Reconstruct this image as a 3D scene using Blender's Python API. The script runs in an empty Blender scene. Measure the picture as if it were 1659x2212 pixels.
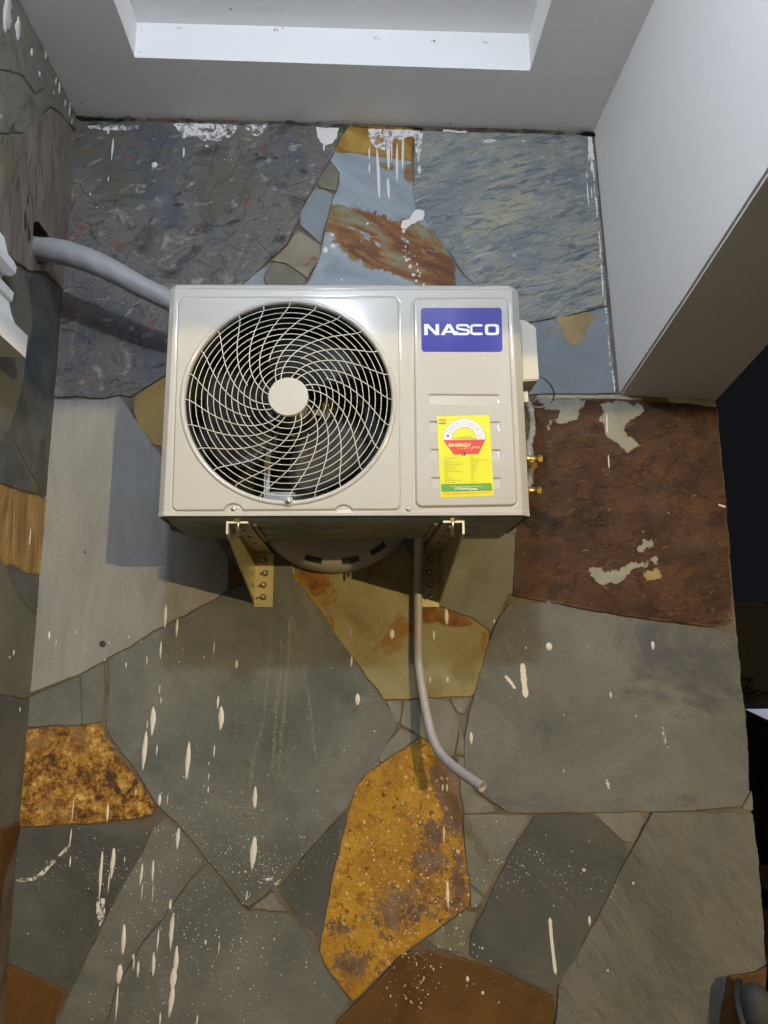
import bpy, bmesh, math, random
import numpy as np
from mathutils import Vector, Matrix, noise
from mathutils.geometry import delaunay_2d_cdt

random.seed(7)
scene = bpy.context.scene
COL = scene.collection
rad = math.radians

# ------------------------------------------------------------------ camera
W = 2.08                      # camera to stone wall (wall plane is y = 0)
FOC = 1644.0                  # focal length in units of a 1659 x 2212 picture
_p, _y, _r = rad(10.667), rad(2.349), rad(-0.222)
f_ = Vector((math.sin(_y)*math.cos(_p), math.cos(_y)*math.cos(_p), math.sin(_p)))
r0 = Vector((math.cos(_y), -math.sin(_y), 0)); u0 = r0.cross(f_)
r_ = math.cos(_r)*r0 + math.sin(_r)*u0; u_ = -math.sin(_r)*r0 + math.cos(_r)*u0
CAM = Vector((0, -W, 1.5))
cd = bpy.data.cameras.new('camera'); cam = bpy.data.objects.new('camera', cd); COL.objects.link(cam)
m = Matrix((r_, u_, -f_)).transposed().to_4x4(); m.translation = CAM; cam.matrix_world = m
cd.sensor_fit = 'VERTICAL'; cd.sensor_height = 24; cd.lens = FOC/2212*24
cd.clip_start = 0.02; cd.clip_end = 300
scene.camera = cam

# ------------------------------------------------------------------ night world, lamps, exposure
world = bpy.data.worlds.new("World"); scene.world = world; world.use_nodes = True
bg = world.node_tree.nodes['Background']
bg.inputs[0].default_value = (0.0062, 0.0066, 0.008, 1); bg.inputs[1].default_value = 1.0
scene.view_settings.view_transform = 'Standard'; scene.view_settings.look = 'None'
scene.view_settings.exposure = 0.0; scene.view_settings.gamma = 1
COOL_L = 770.0                # radiance of the white porch bulb
COOL_C = (0.84, 0.94, 1.09)
WARM_P = 3900.0               # far yellow street lamp
WARM_C = (1.0, 0.76, 0.36)
BULB = Vector((-0.08, -2.15, 2.94))
STREET = Vector((5.95, -12.0, 2.93))
ld = bpy.data.lights.new('street_light', 'POINT'); ld.energy = WARM_P; ld.color = WARM_C; ld.shadow_soft_size = 0.055
lo = bpy.data.objects.new('street_light', ld); COL.objects.link(lo); lo.location = STREET

# ------------------------------------------------------------------ pixel -> plane helpers (used once, to measure real places)
def ray(x, y): return f_ + (x-829.5)/FOC*r_ - (y-1106)/FOC*u_
def onY(x, y, Y):
    d = ray(x, y); return CAM + d*((Y+W)/d.y)
def onX(x, y, X):
    d = ray(x, y); return CAM + d*(X/d.x)
def onZ(x, y, Z):
    d = ray(x, y); return CAM + d*((Z-1.5)/d.z)
def wp(x, y):
    v = onY(x, y, -0.011); return (v.x, v.z)
XL = -0.848                  # plane of the left wall
def lp(x, y):
    v = onX(x, y, XL+0.011); return (v.y, v.z)
YF = -0.48                   # front of the air conditioner
def ap(x, y):
    v = onY(x, y, YF); return (v.x, v.z)
def E1(x, y): return (.5*x, 1316.7+.5*y)
def E2(x, y): return (829.5+.5*x, 1316.7+.5*y)
def ZF(x, y): return (658.3+.2976*x, 1426.4+.2976*y)
def ZB(x, y): return (493.7+.3307*x, 246.9+.3307*y)
def ZD(x, y): return (1097.2+.3386*x, 658.3+.3386*y)

# ------------------------------------------------------------------ object helpers
def empty(name, loc, label=None, cat=None, group=None):
    o = bpy.data.objects.new(name, None); COL.objects.link(o); o.location = loc
    o.empty_display_size = .1
    if label: o['label'] = label
    if cat: o['category'] = cat
    if group: o['group'] = group
    o['_w'] = tuple(loc)
    return o
def wloc(o):
    v = Vector((0, 0, 0))
    while o is not None:
        v += o.location; o = o.parent
    return v
def obj(name, bm, mats, parent=None, smooth=False, origin=None):
    off = wloc(parent)
    org = Vector(origin) if origin is not None else off
    bmesh.ops.translate(bm, verts=bm.verts, vec=-org)
    me = bpy.data.meshes.new(name)
    bm.normal_update()
    if smooth:
        for f in bm.faces: f.smooth = True
    bm.to_mesh(me); bm.free()
    for mt in (mats if isinstance(mats, (list, tuple)) else [mats]): me.materials.append(mt)
    o = bpy.data.objects.new(name, me); COL.objects.link(o)
    if parent: o.parent = parent
    o.location = org - off
    return o
def tag(o, label, cat, group=None):
    o['label'] = label; o['category'] = cat
    if group: o['group'] = group
    return o
def struct(o): o['kind'] = 'structure'; return o
def NB(): return bmesh.new()
def quad(bm, pts, mi=0):
    f = bm.faces.new([bm.verts.new(p) for p in pts]); f.material_index = mi; return f
def box(bm, a, b, mi=0, bev=0):
    (x0, y0, z0), (x1, y1, z1) = a, b
    v = [bm.verts.new(p) for p in ((x0,y0,z0),(x1,y0,z0),(x1,y1,z0),(x0,y1,z0),(x0,y0,z1),(x1,y0,z1),(x1,y1,z1),(x0,y1,z1))]
    fs = [bm.faces.new([v[i] for i in q]) for q in ((3,2,1,0),(4,5,6,7),(0,1,5,4),(1,2,6,5),(2,3,7,6),(3,0,4,7))]
    for f in fs: f.material_index = mi
    if bev:
        es = list({e for f in fs for e in f.edges})
        bmesh.ops.bevel(bm, geom=es, offset=bev, segments=2, affect='EDGES', profile=.6)
def prism(bm, pts, vec, mi=0):
    """closed prism: planar polygon pts (3d) extruded by vec"""
    vec = Vector(vec); a = [bm.verts.new(p) for p in pts]; b = [bm.verts.new(Vector(p)+vec) for p in pts]
    n = len(pts); fs = [bm.faces.new(a), bm.faces.new(b[::-1])]
    for i in range(n): fs.append(bm.faces.new((a[i], b[i], b[(i+1) % n], a[(i+1) % n])))
    for f in fs: f.material_index = mi
    bmesh.ops.recalc_face_normals(bm, faces=fs)
    return fs
def catmull(P, k=10):
    P = [Vector(p) for p in P]; Q = [P[0]*2-P[1]] + P + [P[-1]*2-P[-2]]; out = []
    for i in range(1, len(Q)-2):
        for j in range(k):
            t = j/k; a, b, c, d = Q[i-1:i+3]
            out.append(.5*((2*b)+(c-a)*t+(2*a-5*b+4*c-d)*t*t+(3*b-a-3*c+d)*t**3))
    out.append(P[-1]); return out
def tube(bm, pts, rad_, seg=12, caps=True, mi=0, closed=False):
    n = len(pts); pts = [Vector(p) for p in pts]; rings = []; up = None
    for i, p in enumerate(pts):
        if closed: d = (pts[(i+1) % n]-pts[i-1]).normalized()
        else: d = (pts[min(i+1, n-1)]-pts[max(i-1, 0)]).normalized()
        if up is None: up = d.orthogonal().normalized()
        up = (up - d*up.dot(d)).normalized(); s = d.cross(up)
        r = rad_(i, n) if callable(rad_) else rad_
        rings.append([bm.verts.new(p + (up*math.cos(a)+s*math.sin(a))*(r if not isinstance(r, tuple) else r[0]))
                      for a in (2*math.pi*k/seg for k in range(seg))])
    m_ = n if closed else n-1
    for i in range(m_):
        A, B = rings[i], rings[(i+1) % n]
        for k in range(seg):
            f = bm.faces.new((A[k], A[(k+1) % seg], B[(k+1) % seg], B[k])); f.smooth = True; f.material_index = mi
    if caps and not closed:
        bm.faces.new(rings[0][::-1]).material_index = mi; bm.faces.new(rings[-1]).material_index = mi
def lathe(bm, prof, c, axis, seg=48, mi=0, smooth=True):
    """prof: (radius, along axis) pairs"""
    axis = Vector(axis).normalized(); a = axis.orthogonal().normalized(); b = axis.cross(a); c = Vector(c); rings = []
    for (r, h) in prof:
        if r < 1e-6: rings.append([bm.verts.new(c+axis*h)])
        else: rings.append([bm.verts.new(c+axis*h+(a*math.cos(t)+b*math.sin(t))*r) for t in (2*math.pi*k/seg for k in range(seg))])
    for A, B in zip(rings, rings[1:]):
        for k in range(seg):
            k2 = (k+1) % seg
            if len(A) == 1 and len(B) == 1: continue
            if len(A) == 1: f = bm.faces.new((A[0], B[k2], B[k]))
            elif len(B) == 1: f = bm.faces.new((A[k], A[k2], B[0]))
            else: f = bm.faces.new((A[k], A[k2], B[k2], B[k]))
            f.smooth = smooth; f.material_index = mi
def hexa(bm, c, axis, r, h, mi=0):
    lathe(bm, [(0, 0), (r, 0), (r, h*.85), (r*.88, h), (0, h)], c, axis, seg=6, mi=mi, smooth=False)

# ------------------------------------------------------------------ materials
class NT:
    def __init__(s, name):
        s.m = bpy.data.materials.new(name); s.m.use_nodes = True; s.t = s.m.node_tree; s.t.nodes.clear()
        s.out = s.t.nodes.new('ShaderNodeOutputMaterial'); s.b = s.t.nodes.new('ShaderNodeBsdfPrincipled')
        s.t.links.new(s.b.outputs[0], s.out.inputs[0])
        tc = s.t.nodes.new('ShaderNodeTexCoord'); s.co = tc.outputs['Object']
    def n(s, typ, **kw):
        nd = s.t.nodes.new('ShaderNode'+typ)
        for k, v in kw.items():
            if hasattr(nd, k) and not k.startswith('i_'): setattr(nd, k, v)
        return nd
    def set(s, sock, v):
        if isinstance(v, bpy.types.NodeSocket): s.t.links.new(v, sock)
        elif isinstance(v, (tuple, list)) and len(v) == 3 and sock.type == 'RGBA': sock.default_value = (*v, 1)
        else: sock.default_value = v
    def map(s, scale=(1,1,1), rot=(0,0,0), loc=(0,0,0), co=None):
        if any(rot) and tuple(scale) != (1,1,1): co = s.map((1,1,1), rot, (0,0,0), co); rot = (0,0,0)
        nd = s.n('Mapping'); s.set(nd.inputs[0], co or s.co); nd.inputs['Scale'].default_value = scale
        nd.inputs['Rotation'].default_value = rot; nd.inputs['Location'].default_value = loc; return nd.outputs[0]
    def noise(s, scale, detail=6, rough=.6, dist=0, co=None, ridged=False):
        nd = s.n('TexNoise'); s.set(nd.inputs['Vector'], co or s.co)
        nd.inputs['Scale'].default_value = scale; nd.inputs['Detail'].default_value = detail
        nd.inputs['Roughness'].default_value = rough; nd.inputs['Distortion'].default_value = dist
        return nd.outputs['Fac']
    def vor(s, scale, co=None, feat='F1', rnd=1, out='Distance'):
        nd = s.n('TexVoronoi'); nd.feature = feat; s.set(nd.inputs['Vector'], co or s.co)
        nd.inputs['Scale'].default_value = scale; nd.inputs['Randomness'].default_value = rnd; return nd.outputs[out]
    def ramp(s, fac, stops):
        nd = s.n('ValToRGB'); s.set(nd.inputs[0], fac); e = nd.color_ramp.elements
        while len(e) < len(stops): e.new(.5)
        for el, (p, c) in zip(e, stops):
            el.position = p; el.color = (*c, 1) if isinstance(c, (tuple, list)) else (c, c, c, 1)
        return nd.outputs[0]
    def mix(s, fac, a, b, mode='MIX'):
        nd = s.n('Mix'); nd.data_type = 'RGBA'; nd.blend_type = mode
        s.set(nd.inputs['Factor'], fac); s.set(nd.inputs['A'] if 0 else nd.inputs[6], a); s.set(nd.inputs[7], b); return nd.outputs[2]
    def math(s, op, a, b=0, c=None, clamp=False):
        nd = s.n('Math'); nd.operation = op; nd.use_clamp = clamp; s.set(nd.inputs[0], a); s.set(nd.inputs[1], b)
        if c is not None: s.set(nd.inputs[2], c)
        return nd.outputs[0]
    def step(s, v, lo, hi):
        nd = s.n('MapRange'); nd.interpolation_type = 'SMOOTHSTEP'; s.set(nd.inputs[0], v)
        nd.inputs[1].default_value = lo; nd.inputs[2].default_value = hi; return nd.outputs[0]
    def attr(s, name):
        nd = s.n('Attribute'); nd.attribute_name = name; return nd.outputs['Fac']
    def bump(s, h, strength=.3, dist=.002):
        nd = s.n('Bump'); nd.inputs['Strength'].default_value = strength; nd.inputs['Distance'].default_value = dist
        s.set(nd.inputs['Height'], h); s.set(s.b.inputs['Normal'], nd.outputs[0])
    def fin(s, col=None, rough=.5, metal=0, spec=.5, coat=0):
        if col is not None: s.set(s.b.inputs['Base Color'], col)
        s.set(s.b.inputs['Roughness'], rough); s.set(s.b.inputs['Metallic'], metal)
        s.set(s.b.inputs['Specular IOR Level'], spec); s.set(s.b.inputs['Coat Weight'], coat)
        return s.m
def plain(name, col, rough=.5, metal=0, var=.1, scale=30, bump=.05, bscale=200, spec=.5, coat=0):
    t = NT(name); a = t.noise(scale, 5); c = t.mix(a, tuple(x*(1-var) for x in col), tuple(min(1, x*(1+var)) for x in col))
    if bump: t.bump(t.noise(bscale, 3), bump, .001)
    return t.fin(c, rough, metal, spec, coat)
def G(v, r=1, g=1, b=1): return (v*r, v*g, v*b)

def stone_mat(name, stops, scale=6, stretch=(1,1,1), rot=(0,0,0), dist=.6, detail=9, rough=.62, spots=(), veins=None, rim=None,
              mask=None, bump=.35, bscale=60, bdist=.003, off=0, rr=.62, grain=.10, cleave=.22):
    t = NT(name); co = t.map(stretch, rot, (off, off*.7, off*1.3))
    c = t.ramp(t.noise(scale, detail, rough, dist, co), stops)
    for (col, sc, lo, hi, st) in spots:
        cc = t.map(st if st else (1,1,1), rot, (off+sc, 3, sc*.3))
        c = t.mix(t.step(t.noise(sc, 7, .62, .5, cc), lo, hi), c, col)
    if veins:
        col, sc, wd, amt = veins
        v = t.math('ABSOLUTE', t.math('SUBTRACT', t.noise(sc, 8, .62, 1.2, co), .5))
        v2 = t.noise(sc*.35, 3, .5, 0, co)
        fac = t.math('MULTIPLY', t.math('SUBTRACT', 1, t.step(v, 0, wd)), t.step(v2, .42, .62))
        c = t.mix(t.math('MULTIPLY', fac, amt), c, col)
    if mask: c = mask(t, c, co)
    if rim:
        col, wd, amt = rim
        e = t.math('ADD', t.attr('edge'), t.math('MULTIPLY', t.math('SUBTRACT', t.noise(40, 5), .5), wd*1.6))
        c = t.mix(t.math('MULTIPLY', t.math('MULTIPLY', t.math('SUBTRACT', 1, t.step(e, 0, wd)), amt), t.step(t.noise(11, 5, .7), .40, .62)), c, col)
    g = t.noise(260, 3, .7)
    c = t.mix(grain*2, c, t.mix(1.0, c, t.ramp(g, [(.3, .45), (.7, 1.5)]), 'MULTIPLY'))
    h = t.math('ADD', t.noise(bscale, 8, .65, .3, co), t.math('MULTIPLY', t.noise(bscale*.22, 5, .5, .6, co), 1.6))
    if cleave:                      # thin split layers: stepped relief with crisp lips
        q = t.math('MULTIPLY', t.noise(3.2, 7, .58, .6, t.map(stretch, rot, (off+9, 2, off))), 9)
        fr = t.math('FRACT', q); lay_ = t.math('ADD', t.math('FLOOR', q), t.step(fr, .90, 1.0))
        h = t.math('ADD', h, t.math('MULTIPLY', lay_, cleave))
    t.bump(h, min(1, bump*1.5), bdist)
    return t.fin(c, t.math('ADD', rr-.12, t.math('MULTIPLY', t.noise(14, 6, .65), .26)), 0, .32)

M = {}
# slates (grey-green), clouded
M['slate'] = stone_mat('grey_green_slate', [(.3, G(.074,.95,1.04,1.0)), (.5, G(.125,.97,1.01,.93)), (.72, G(.19,.98,1.0,.90))], 3.0, dist=.6, detail=12, rough=.68,
    spots=[(G(.085,1,1.05,1.1), 3.3, .56, .72, (1,1,.8))], rim=(G(.13,1,.9,.7), .006, .7), bump=.34, bscale=45, grain=.18, cleave=.35)
M['slate_light'] = stone_mat('pale_grey_slate', [(.3, G(.175,1,1.0,.95)), (.5, G(.24,1,1.0,.97)), (.7, G(.29,1,1.0,.97))], 3.2, stretch=(1.8,1,.4), dist=.4, detail=12, rough=.66, off=3,
    spots=[((.2,.145,.07), 5, .7, .8, None)], rim=(G(.2,1,.8,.62), .008, .7), bump=.26, bscale=50, grain=.14)
M['slate_cloud'] = stone_mat('clouded_slate', [(.3, G(.078,.97,1.01,1.03)), (.48, G(.128,.98,1,.94)), (.7, G(.18,1,.99,.89))], 2.2, off=8, dist=.9, detail=12, rough=.66,
    spots=[(G(.08,1,1.03,1.15), 3.6, .54, .66, (1,1,1.3))], rim=(G(.15,1,.9,.7), .006, .7), bump=.34, bscale=50, grain=.18, cleave=.35)
M['slate_rough'] = stone_mat('rippled_slate', [(.3, G(.105,1,1,.88)), (.5, G(.155,1,.98,.83)), (.72, G(.21,1,.98,.82))], 2.8, stretch=(.8,1,2.0), rot=(0,-1.05,0), off=5, dist=.5,
    rim=(G(.15,1,.9,.7), .005, .6), bump=.8, bscale=15, bdist=.016, cleave=0)
M['slate_dark'] = stone_mat('dark_slate', [(.3, G(.042,.96,1.02,1.02)), (.52, G(.078,.98,1.01,.95)), (.75, G(.125,.98,1.0,.9))], 3.2, off=11, dist=.8,
    spots=[((.085,.07,.065), 4.5, .55, .66, None)], rim=(G(.12,1,1,.85), .006, .6), bump=.36, bscale=50, grain=.2, cleave=.4)
M['slate_green'] = stone_mat('green_slate', [(.3, (.11,.105,.07)), (.55, (.165,.155,.11)), (.8, (.22,.21,.16))], 9, off=14, rim=(G(.12,1,.9,.7), .006, .7), bump=.25)
M['slate_small'] = stone_mat('small_filler_slate', [(.3, G(.13,1,1,.86)), (.6, G(.19,1,.99,.84)), (.8, G(.25,1,.98,.84))], 8, off=17,
    spots=[((.16,.11,.05), 14, .6, .72, None)], rim=((.15,.10,.06), .005, .8), bump=.3)
M['blue'] = stone_mat('blue_grey_slate', [(.25, (.15,.175,.19)), (.5, (.21,.237,.25)), (.8, (.27,.295,.31))], 4, off=21, rim=((.19,.17,.13), .006, .8), bump=.15)
# big mottled stone top left
M['mottled'] = stone_mat('mottled_dark_stone', [(.34, (.028,.031,.034)), (.43, (.080,.080,.076)), (.49, (.16,.148,.13)), (.54, (.090,.091,.090)), (.61, (.235,.212,.18)), (.69, (.38,.345,.30))], 8, stretch=(1,1,1.25), rot=(0,.35,0), dist=.7, detail=14, rough=.74,
    spots=[((.10,.10,.072), 3.2, .50, .66, None), ((.155,.12,.105), 5, .50, .68, (1,1,1.3)), ((.075,.085,.105), 4.2, .52, .70, (1,1,.8)), ((.19,.085,.06), 13, .60, .69, (1,1,1.4)), ((.27,.21,.14), 10, .64, .72, (1,1,1.3)), ((.30,.29,.275), 30, .58, .72, (.7,1,1.3)), ((.025,.027,.03), 15, .58, .68, (.6,1,1.5))],
    rim=((.12,.11,.075), .012, .6), bump=.8, bscale=34, bdist=.005, grain=.16, rr=.58, cleave=.5)
# streaky yellow/blue top right
M['streaky'] = stone_mat('streaked_blue_yellow_stone', [(.30, (.12,.14,.15)), (.42, (.20,.22,.22)), (.50, (.27,.275,.245)), (.58, (.33,.315,.215)), (.66, (.36,.335,.21)), (.75, (.30,.31,.30))], 9, stretch=(.6,1,1.7), rot=(0,.33,0), dist=.5, detail=14, rough=.82,
    spots=[((.12,.14,.165), 40, .50, .64, (.42,1,2.2)), ((.18,.20,.21), 3.0, .48, .62, (1,1,1.3)), ((.36,.36,.34), 46, .56, .68, (.42,1,2.0)), ((.08,.095,.12), 18, .60, .68, (.35,1,2.2))],
    rim=((.1,.1,.09), .006, .6), bump=.9, bscale=40, bdist=.005, grain=.14, off=2, cleave=.5)
M['gold_top'] = stone_mat('golden_brown_stone', [(.28, (.14,.06,.012)), (.45, (.27,.13,.02)), (.6, (.40,.25,.045)), (.78, (.5,.42,.15))], 12, stretch=(1,1,.8), off=7, rim=((.17,.08,.02), .012, .9), bump=.4, bscale=50, rr=.45)
def marble(t, c, co):
    q = t.map((.75,1,2.6), (0,-.45,0), (3,0,1))
    rust = t.ramp(t.noise(5.5, 10, .62, 1.6, q), [(.30, (.07,.026,.008)), (.42, (.155,.058,.012)), (.49, (.24,.105,.025)), (.54, (.17,.15,.075)), (.60, (.22,.215,.14)), (.66, (.20,.09,.02)), (.76, (.10,.04,.012))])
    rust = t.mix(t.step(t.noise(11, 8, .7, 1.0, q), .60, .63), rust, (.25,.31,.35))
    rust = t.mix(t.step(t.noise(19, 6, .6, .5, q), .62, .66), rust, (.30,.16,.05))
    e = t.math('ADD', t.attr('m1'), t.math('MULTIPLY', t.math('SUBTRACT', t.noise(9, 8, .65, 1.2), .5), 1.5))
    return t.mix(t.step(e, .30, .40), c, rust)
M['marbled'] = stone_mat('blue_rust_marbled_stone', [(.25, (.17,.20,.225)), (.45, (.25,.285,.31)), (.65, (.33,.37,.385)), (.85, (.2,.2,.16))], 4.5, stretch=(.8,1,1.8), rot=(0,-.5,0), dist=1.4, detail=8, mask=marble,
    spots=[((.12,.16,.24), 6, .66, .74, (.6,1,2))], rim=((.11,.10,.08), .005, .7), bump=.35, bscale=30, rr=.5)
M['beige'] = stone_mat('beige_red_flake_stone', [(.3, (.16,.125,.08)), (.55, (.24,.20,.14)), (.8, (.3,.26,.19))], 9, off=5, spots=[((.17,.09,.06), 17, .60, .66, None)], rim=((.15,.1,.05), .006, .8), bump=.3)
M['brown'] = stone_mat('dark_red_brown_stone', [(.34, (.014,.005,.003)), (.44, (.034,.012,.006)), (.52, (.054,.020,.009)), (.62, (.082,.034,.014)), (.75, (.12,.06,.025))], 8, dist=.6, detail=13, rough=.72, stretch=(.8,1,1.3), rot=(0,.25,0), off=6,
    spots=[((.075,.04,.03), 3.1, .54, .68, None), ((.12,.055,.014), 50, .60, .68, (.8,1,1.3)), ((.24,.14,.04), 62, .65, .70, (.7,1,1.4)), ((.010,.004,.003), 9, .56, .70, (.8,1,1.2))], veins=((.19,.11,.03), 30, .013, .7), rim=((.15,.1,.06), .007, .7), bump=.8, bscale=42, bdist=.004, grain=.16, rr=.62, cleave=.4)
def purple(t, c, co):
    e = t.math('ADD', t.attr('m1'), t.math('ADD', t.math('MULTIPLY', t.math('SUBTRACT', t.noise(20, 10, .78, .6), .5), 2.0), t.math('MULTIPLY', t.math('SUBTRACT', t.noise(85, 6, .7), .5), 1.6)))
    p = t.ramp(t.noise(14, 8, .6, .5), [(.3, (.09,.045,.025)), (.5, (.17,.10,.065)), (.7, (.24,.16,.11))])
    return t.mix(t.step(e, .47, .53), c, p)
def flakes(t, c, col, s=1.0, thr=.27):
    # small pale mineral flakes of uneven size
    k = t.map((1,1,.75), (0,.5,0)); d = t.vor(75*s, k); r = t.vor(75*s, k, out='Color')
    sep = t.n('SeparateColor'); t.set(sep.inputs[0], r)
    sz = t.math('MULTIPLY', t.math('POWER', sep.outputs[0], 3.0), thr*1.6)
    patch = t.step(t.noise(9, 4, .6), .36, .58)
    fac = t.math('MULTIPLY', t.math('LESS_THAN', t.math('ADD', d, t.math('MULTIPLY', t.math('SUBTRACT', t.noise(300, 2), .5), .25)), sz), patch)
    return t.mix(t.math('MULTIPLY', fac, t.math('ADD', t.math('MULTIPLY', sep.outputs[1], .6), .35)), c, col)
M['ochre'] = stone_mat('ochre_purple_stone', [(.3, (.22,.105,.013)), (.45, (.36,.185,.018)), (.6, (.46,.25,.022)), (.8, (.50,.30,.05))], 7, off=4, dist=.8, mask=lambda t, c, co: flakes(t, purple(t, c, co), (.68,.52,.25)),
    spots=[((.26,.12,.02), 34, .54, .66, None), ((.12,.055,.015), 60, .60, .65, None), ((.58,.38,.11), 75, .62, .68, None)], rim=((.18,.13,.09), .007, .8), bump=1.0, bscale=60, bdist=.005, grain=.2)
M['rust'] = stone_mat('granular_rust_stone', [(.34, (.035,.014,.006)), (.43, (.11,.045,.010)), (.49, (.27,.13,.02)), (.56, (.44,.25,.05)), (.64, (.68,.50,.20))], 42, dist=.25, detail=11, rough=.8,
    spots=[((.06,.028,.016), 11, .58, .64, None), ((.22,.12,.05), 6, .56, .66, None)], rim=((.2,.12,.07), .006, .6), bump=1.0, bscale=80, bdist=.004, grain=.2)
def ygm(t, c, co):
    e = t.math('ADD', t.attr('m1'), t.math('MULTIPLY', t.math('SUBTRACT', t.noise(14, 8, .65, .6), .5), 1.3))
    r = t.ramp(t.noise(30, 7, .65), [(.35, (.10,.032,.008)), (.55, (.22,.09,.015)), (.75, (.3,.2,.05))])
    return t.mix(t.step(e, .5, .62), c, r)
M['yellow_grey'] = stone_mat('yellow_grey_stone', [(.3, (.16,.12,.045)), (.5, (.25,.21,.10)), (.75, (.32,.29,.18))], 4, off=9, dist=1, mask=ygm,
    spots=[((.24,.12,.02), 5, .56, .64, None)], rim=((.30,.20,.05), .022, .7), bump=.3, bscale=40)
M['rust_brown'] = stone_mat('plain_rust_brown_stone', [(.3, (.065,.028,.006)), (.55, (.115,.053,.011)), (.8, (.155,.075,.016))], 5, off=12, rim=((.15,.11,.07), .008, .7), bump=.5, bscale=30, grain=.16)
M['gold_left'] = stone_mat('golden_grained_stone', [(.3, (.16,.085,.03)), (.5, (.32,.20,.07)), (.65, (.44,.30,.13)), (.8, (.5,.38,.2))], 14, stretch=(1,1.8,.45), off=2, dist=.8, bump=.5, bscale=30, rim=((.2,.11,.05), .01, .8))
M['ochre_small'] = stone_mat('small_ochre_stone', [(.3, (.19,.115,.03)), (.55, (.27,.175,.05)), (.8, (.32,.22,.07))], 7, off=3, rim=((.17,.12,.06), .008, .9), bump=.3)
M['navy'] = stone_mat('dark_blue_stone', [(.3, (.045,.052,.058)), (.5, (.085,.09,.09)), (.7, (.14,.14,.125))], 6, off=6, dist=1.2, spots=[((.13,.09,.04), 7, .62, .68, None), ((.14,.14,.12), 11, .63, .7, None)], rim=((.16,.14,.1), .007, .8), bump=.4)
M['moss'] = stone_mat('mossy_grey_stone', [(.3, (.07,.075,.072)), (.43, (.15,.15,.125)), (.52, (.21,.205,.15)), (.6, (.13,.145,.145)), (.7, (.30,.29,.25))], 12, rough=.82, off=9, dist=1.3, spots=[((.22,.12,.06), 8, .68, .72, None), ((.3,.29,.27), 16, .70, .74, None)], rim=((.08,.08,.06), .008, .8), bump=.6)
M['grey_left'] = stone_mat('smooth_grey_side_stone', [(.3, (.12,.125,.10)), (.6, (.16,.155,.12)), (.8, (.19,.185,.15))], 4, off=19, rim=((.17,.15,.11), .007, .8), bump=.25)
M['mortar'] = stone_mat('brown_grey_mortar', [(.3, (.07,.05,.033)), (.5, (.125,.10,.074)), (.75, (.20,.17,.13))], 9, off=1, dist=.5, bump=.9, bscale=90, bdist=.003)
M['cement'] = stone_mat('rough_brown_cement', [(.3, (.13,.108,.085)), (.5, (.205,.165,.135)), (.7, (.27,.225,.18))], 11, stretch=(1,1,.35), off=4, dist=.5, rough=.75, spots=[((.035,.024,.018), 16, .635, .66, (1,1.3,.6)), ((.17,.165,.10), 5, .55, .65, None)], bump=1.0, bscale=30, bdist=.010, cleave=.8)
M['flake'] = stone_mat('pale_flake_patch', [(.3, (.20,.205,.16)), (.55, (.28,.28,.22)), (.8, (.36,.34,.25))], 12, off=2, spots=[((.24,.15,.06), 10, .60, .68, None)], bump=.3)
M['flake_ochre'] = stone_mat('ochre_flake_patch', [(.3, (.24,.16,.06)), (.6, (.36,.26,.12)), (.8, (.42,.32,.16))], 12, off=8, bump=.3)
for _k in ('flake', 'flake_ochre'):      # ragged rim where the thin layer peters out
    _n = M[_k].node_tree; _o = next(n for n in _n.nodes if n.type == 'OUTPUT_MATERIAL'); _b = next(n for n in _n.nodes if n.type == 'BSDF_PRINCIPLED')
    _at = _n.nodes.new('ShaderNodeAttribute'); _at.attribute_name = 'edge'; _tc = _n.nodes.new('ShaderNodeTexCoord')
    _no = _n.nodes.new('ShaderNodeTexNoise'); _no.inputs['Scale'].default_value = 26; _no.inputs['Detail'].default_value = 9; _no.inputs['Roughness'].default_value = .72; _n.links.new(_tc.outputs['Object'], _no.inputs['Vector'])
    _m = _n.nodes.new('ShaderNodeMath'); _m.operation = 'MULTIPLY_ADD'; _n.links.new(_no.outputs['Fac'], _m.inputs[0]); _m.inputs[1].default_value = .06; _n.links.new(_at.outputs['Fac'], _m.inputs[2])
    _g = _n.nodes.new('ShaderNodeMath'); _g.operation = 'GREATER_THAN'; _n.links.new(_m.outputs[0], _g.inputs[0]); _g.inputs[1].default_value = .0325
    _t = _n.nodes.new('ShaderNodeBsdfTransparent'); _x = _n.nodes.new('ShaderNodeMixShader'); _n.links.new(_g.outputs[0], _x.inputs[0]); _n.links.new(_t.outputs[0], _x.inputs[1]); _n.links.new(_b.outputs[0], _x.inputs[2]); _n.links.new(_x.outputs[0], _o.inputs[0])
M['cream_strip'] = stone_mat('cream_render_strip', [(.3, (.34,.28,.18)), (.55, (.48,.41,.28)), (.8, (.55,.48,.34))], 9, off=8, spots=[((.3,.2,.08), 12, .60, .66, None)], bump=.3)
M['paint'] = plain('dried_white_paint', (.74,.69,.65), .55, var=.08, bump=.3, bscale=150)
t = NT('smeared_white_paint'); a = t.noise(55, 8, .7, .6); tr = t.n('BsdfTransparent'); mx = t.n('MixShader')
t.fin((.72,.69,.67), .6); t.set(mx.inputs[0], t.step(a, .40, .56)); t.t.links.new(tr.outputs[0], mx.inputs[1]); t.t.links.new(t.b.outputs[0], mx.inputs[2]); t.t.links.new(mx.outputs[0], t.out.inputs[0])
M['smear'] = t.m
t = NT('faint_water_stain'); a = t.noise(120, 6, .7, .6); tr = t.n('BsdfTransparent'); mx = t.n('MixShader')
t.fin((.33,.33,.25), .6); t.set(mx.inputs[0], t.math('MULTIPLY', t.step(a, .35, .65), .55)); t.t.links.new(tr.outputs[0], mx.inputs[1]); t.t.links.new(t.b.outputs[0], mx.inputs[2]); t.t.links.new(mx.outputs[0], t.out.inputs[0])
M['stain'] = t.m
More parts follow.
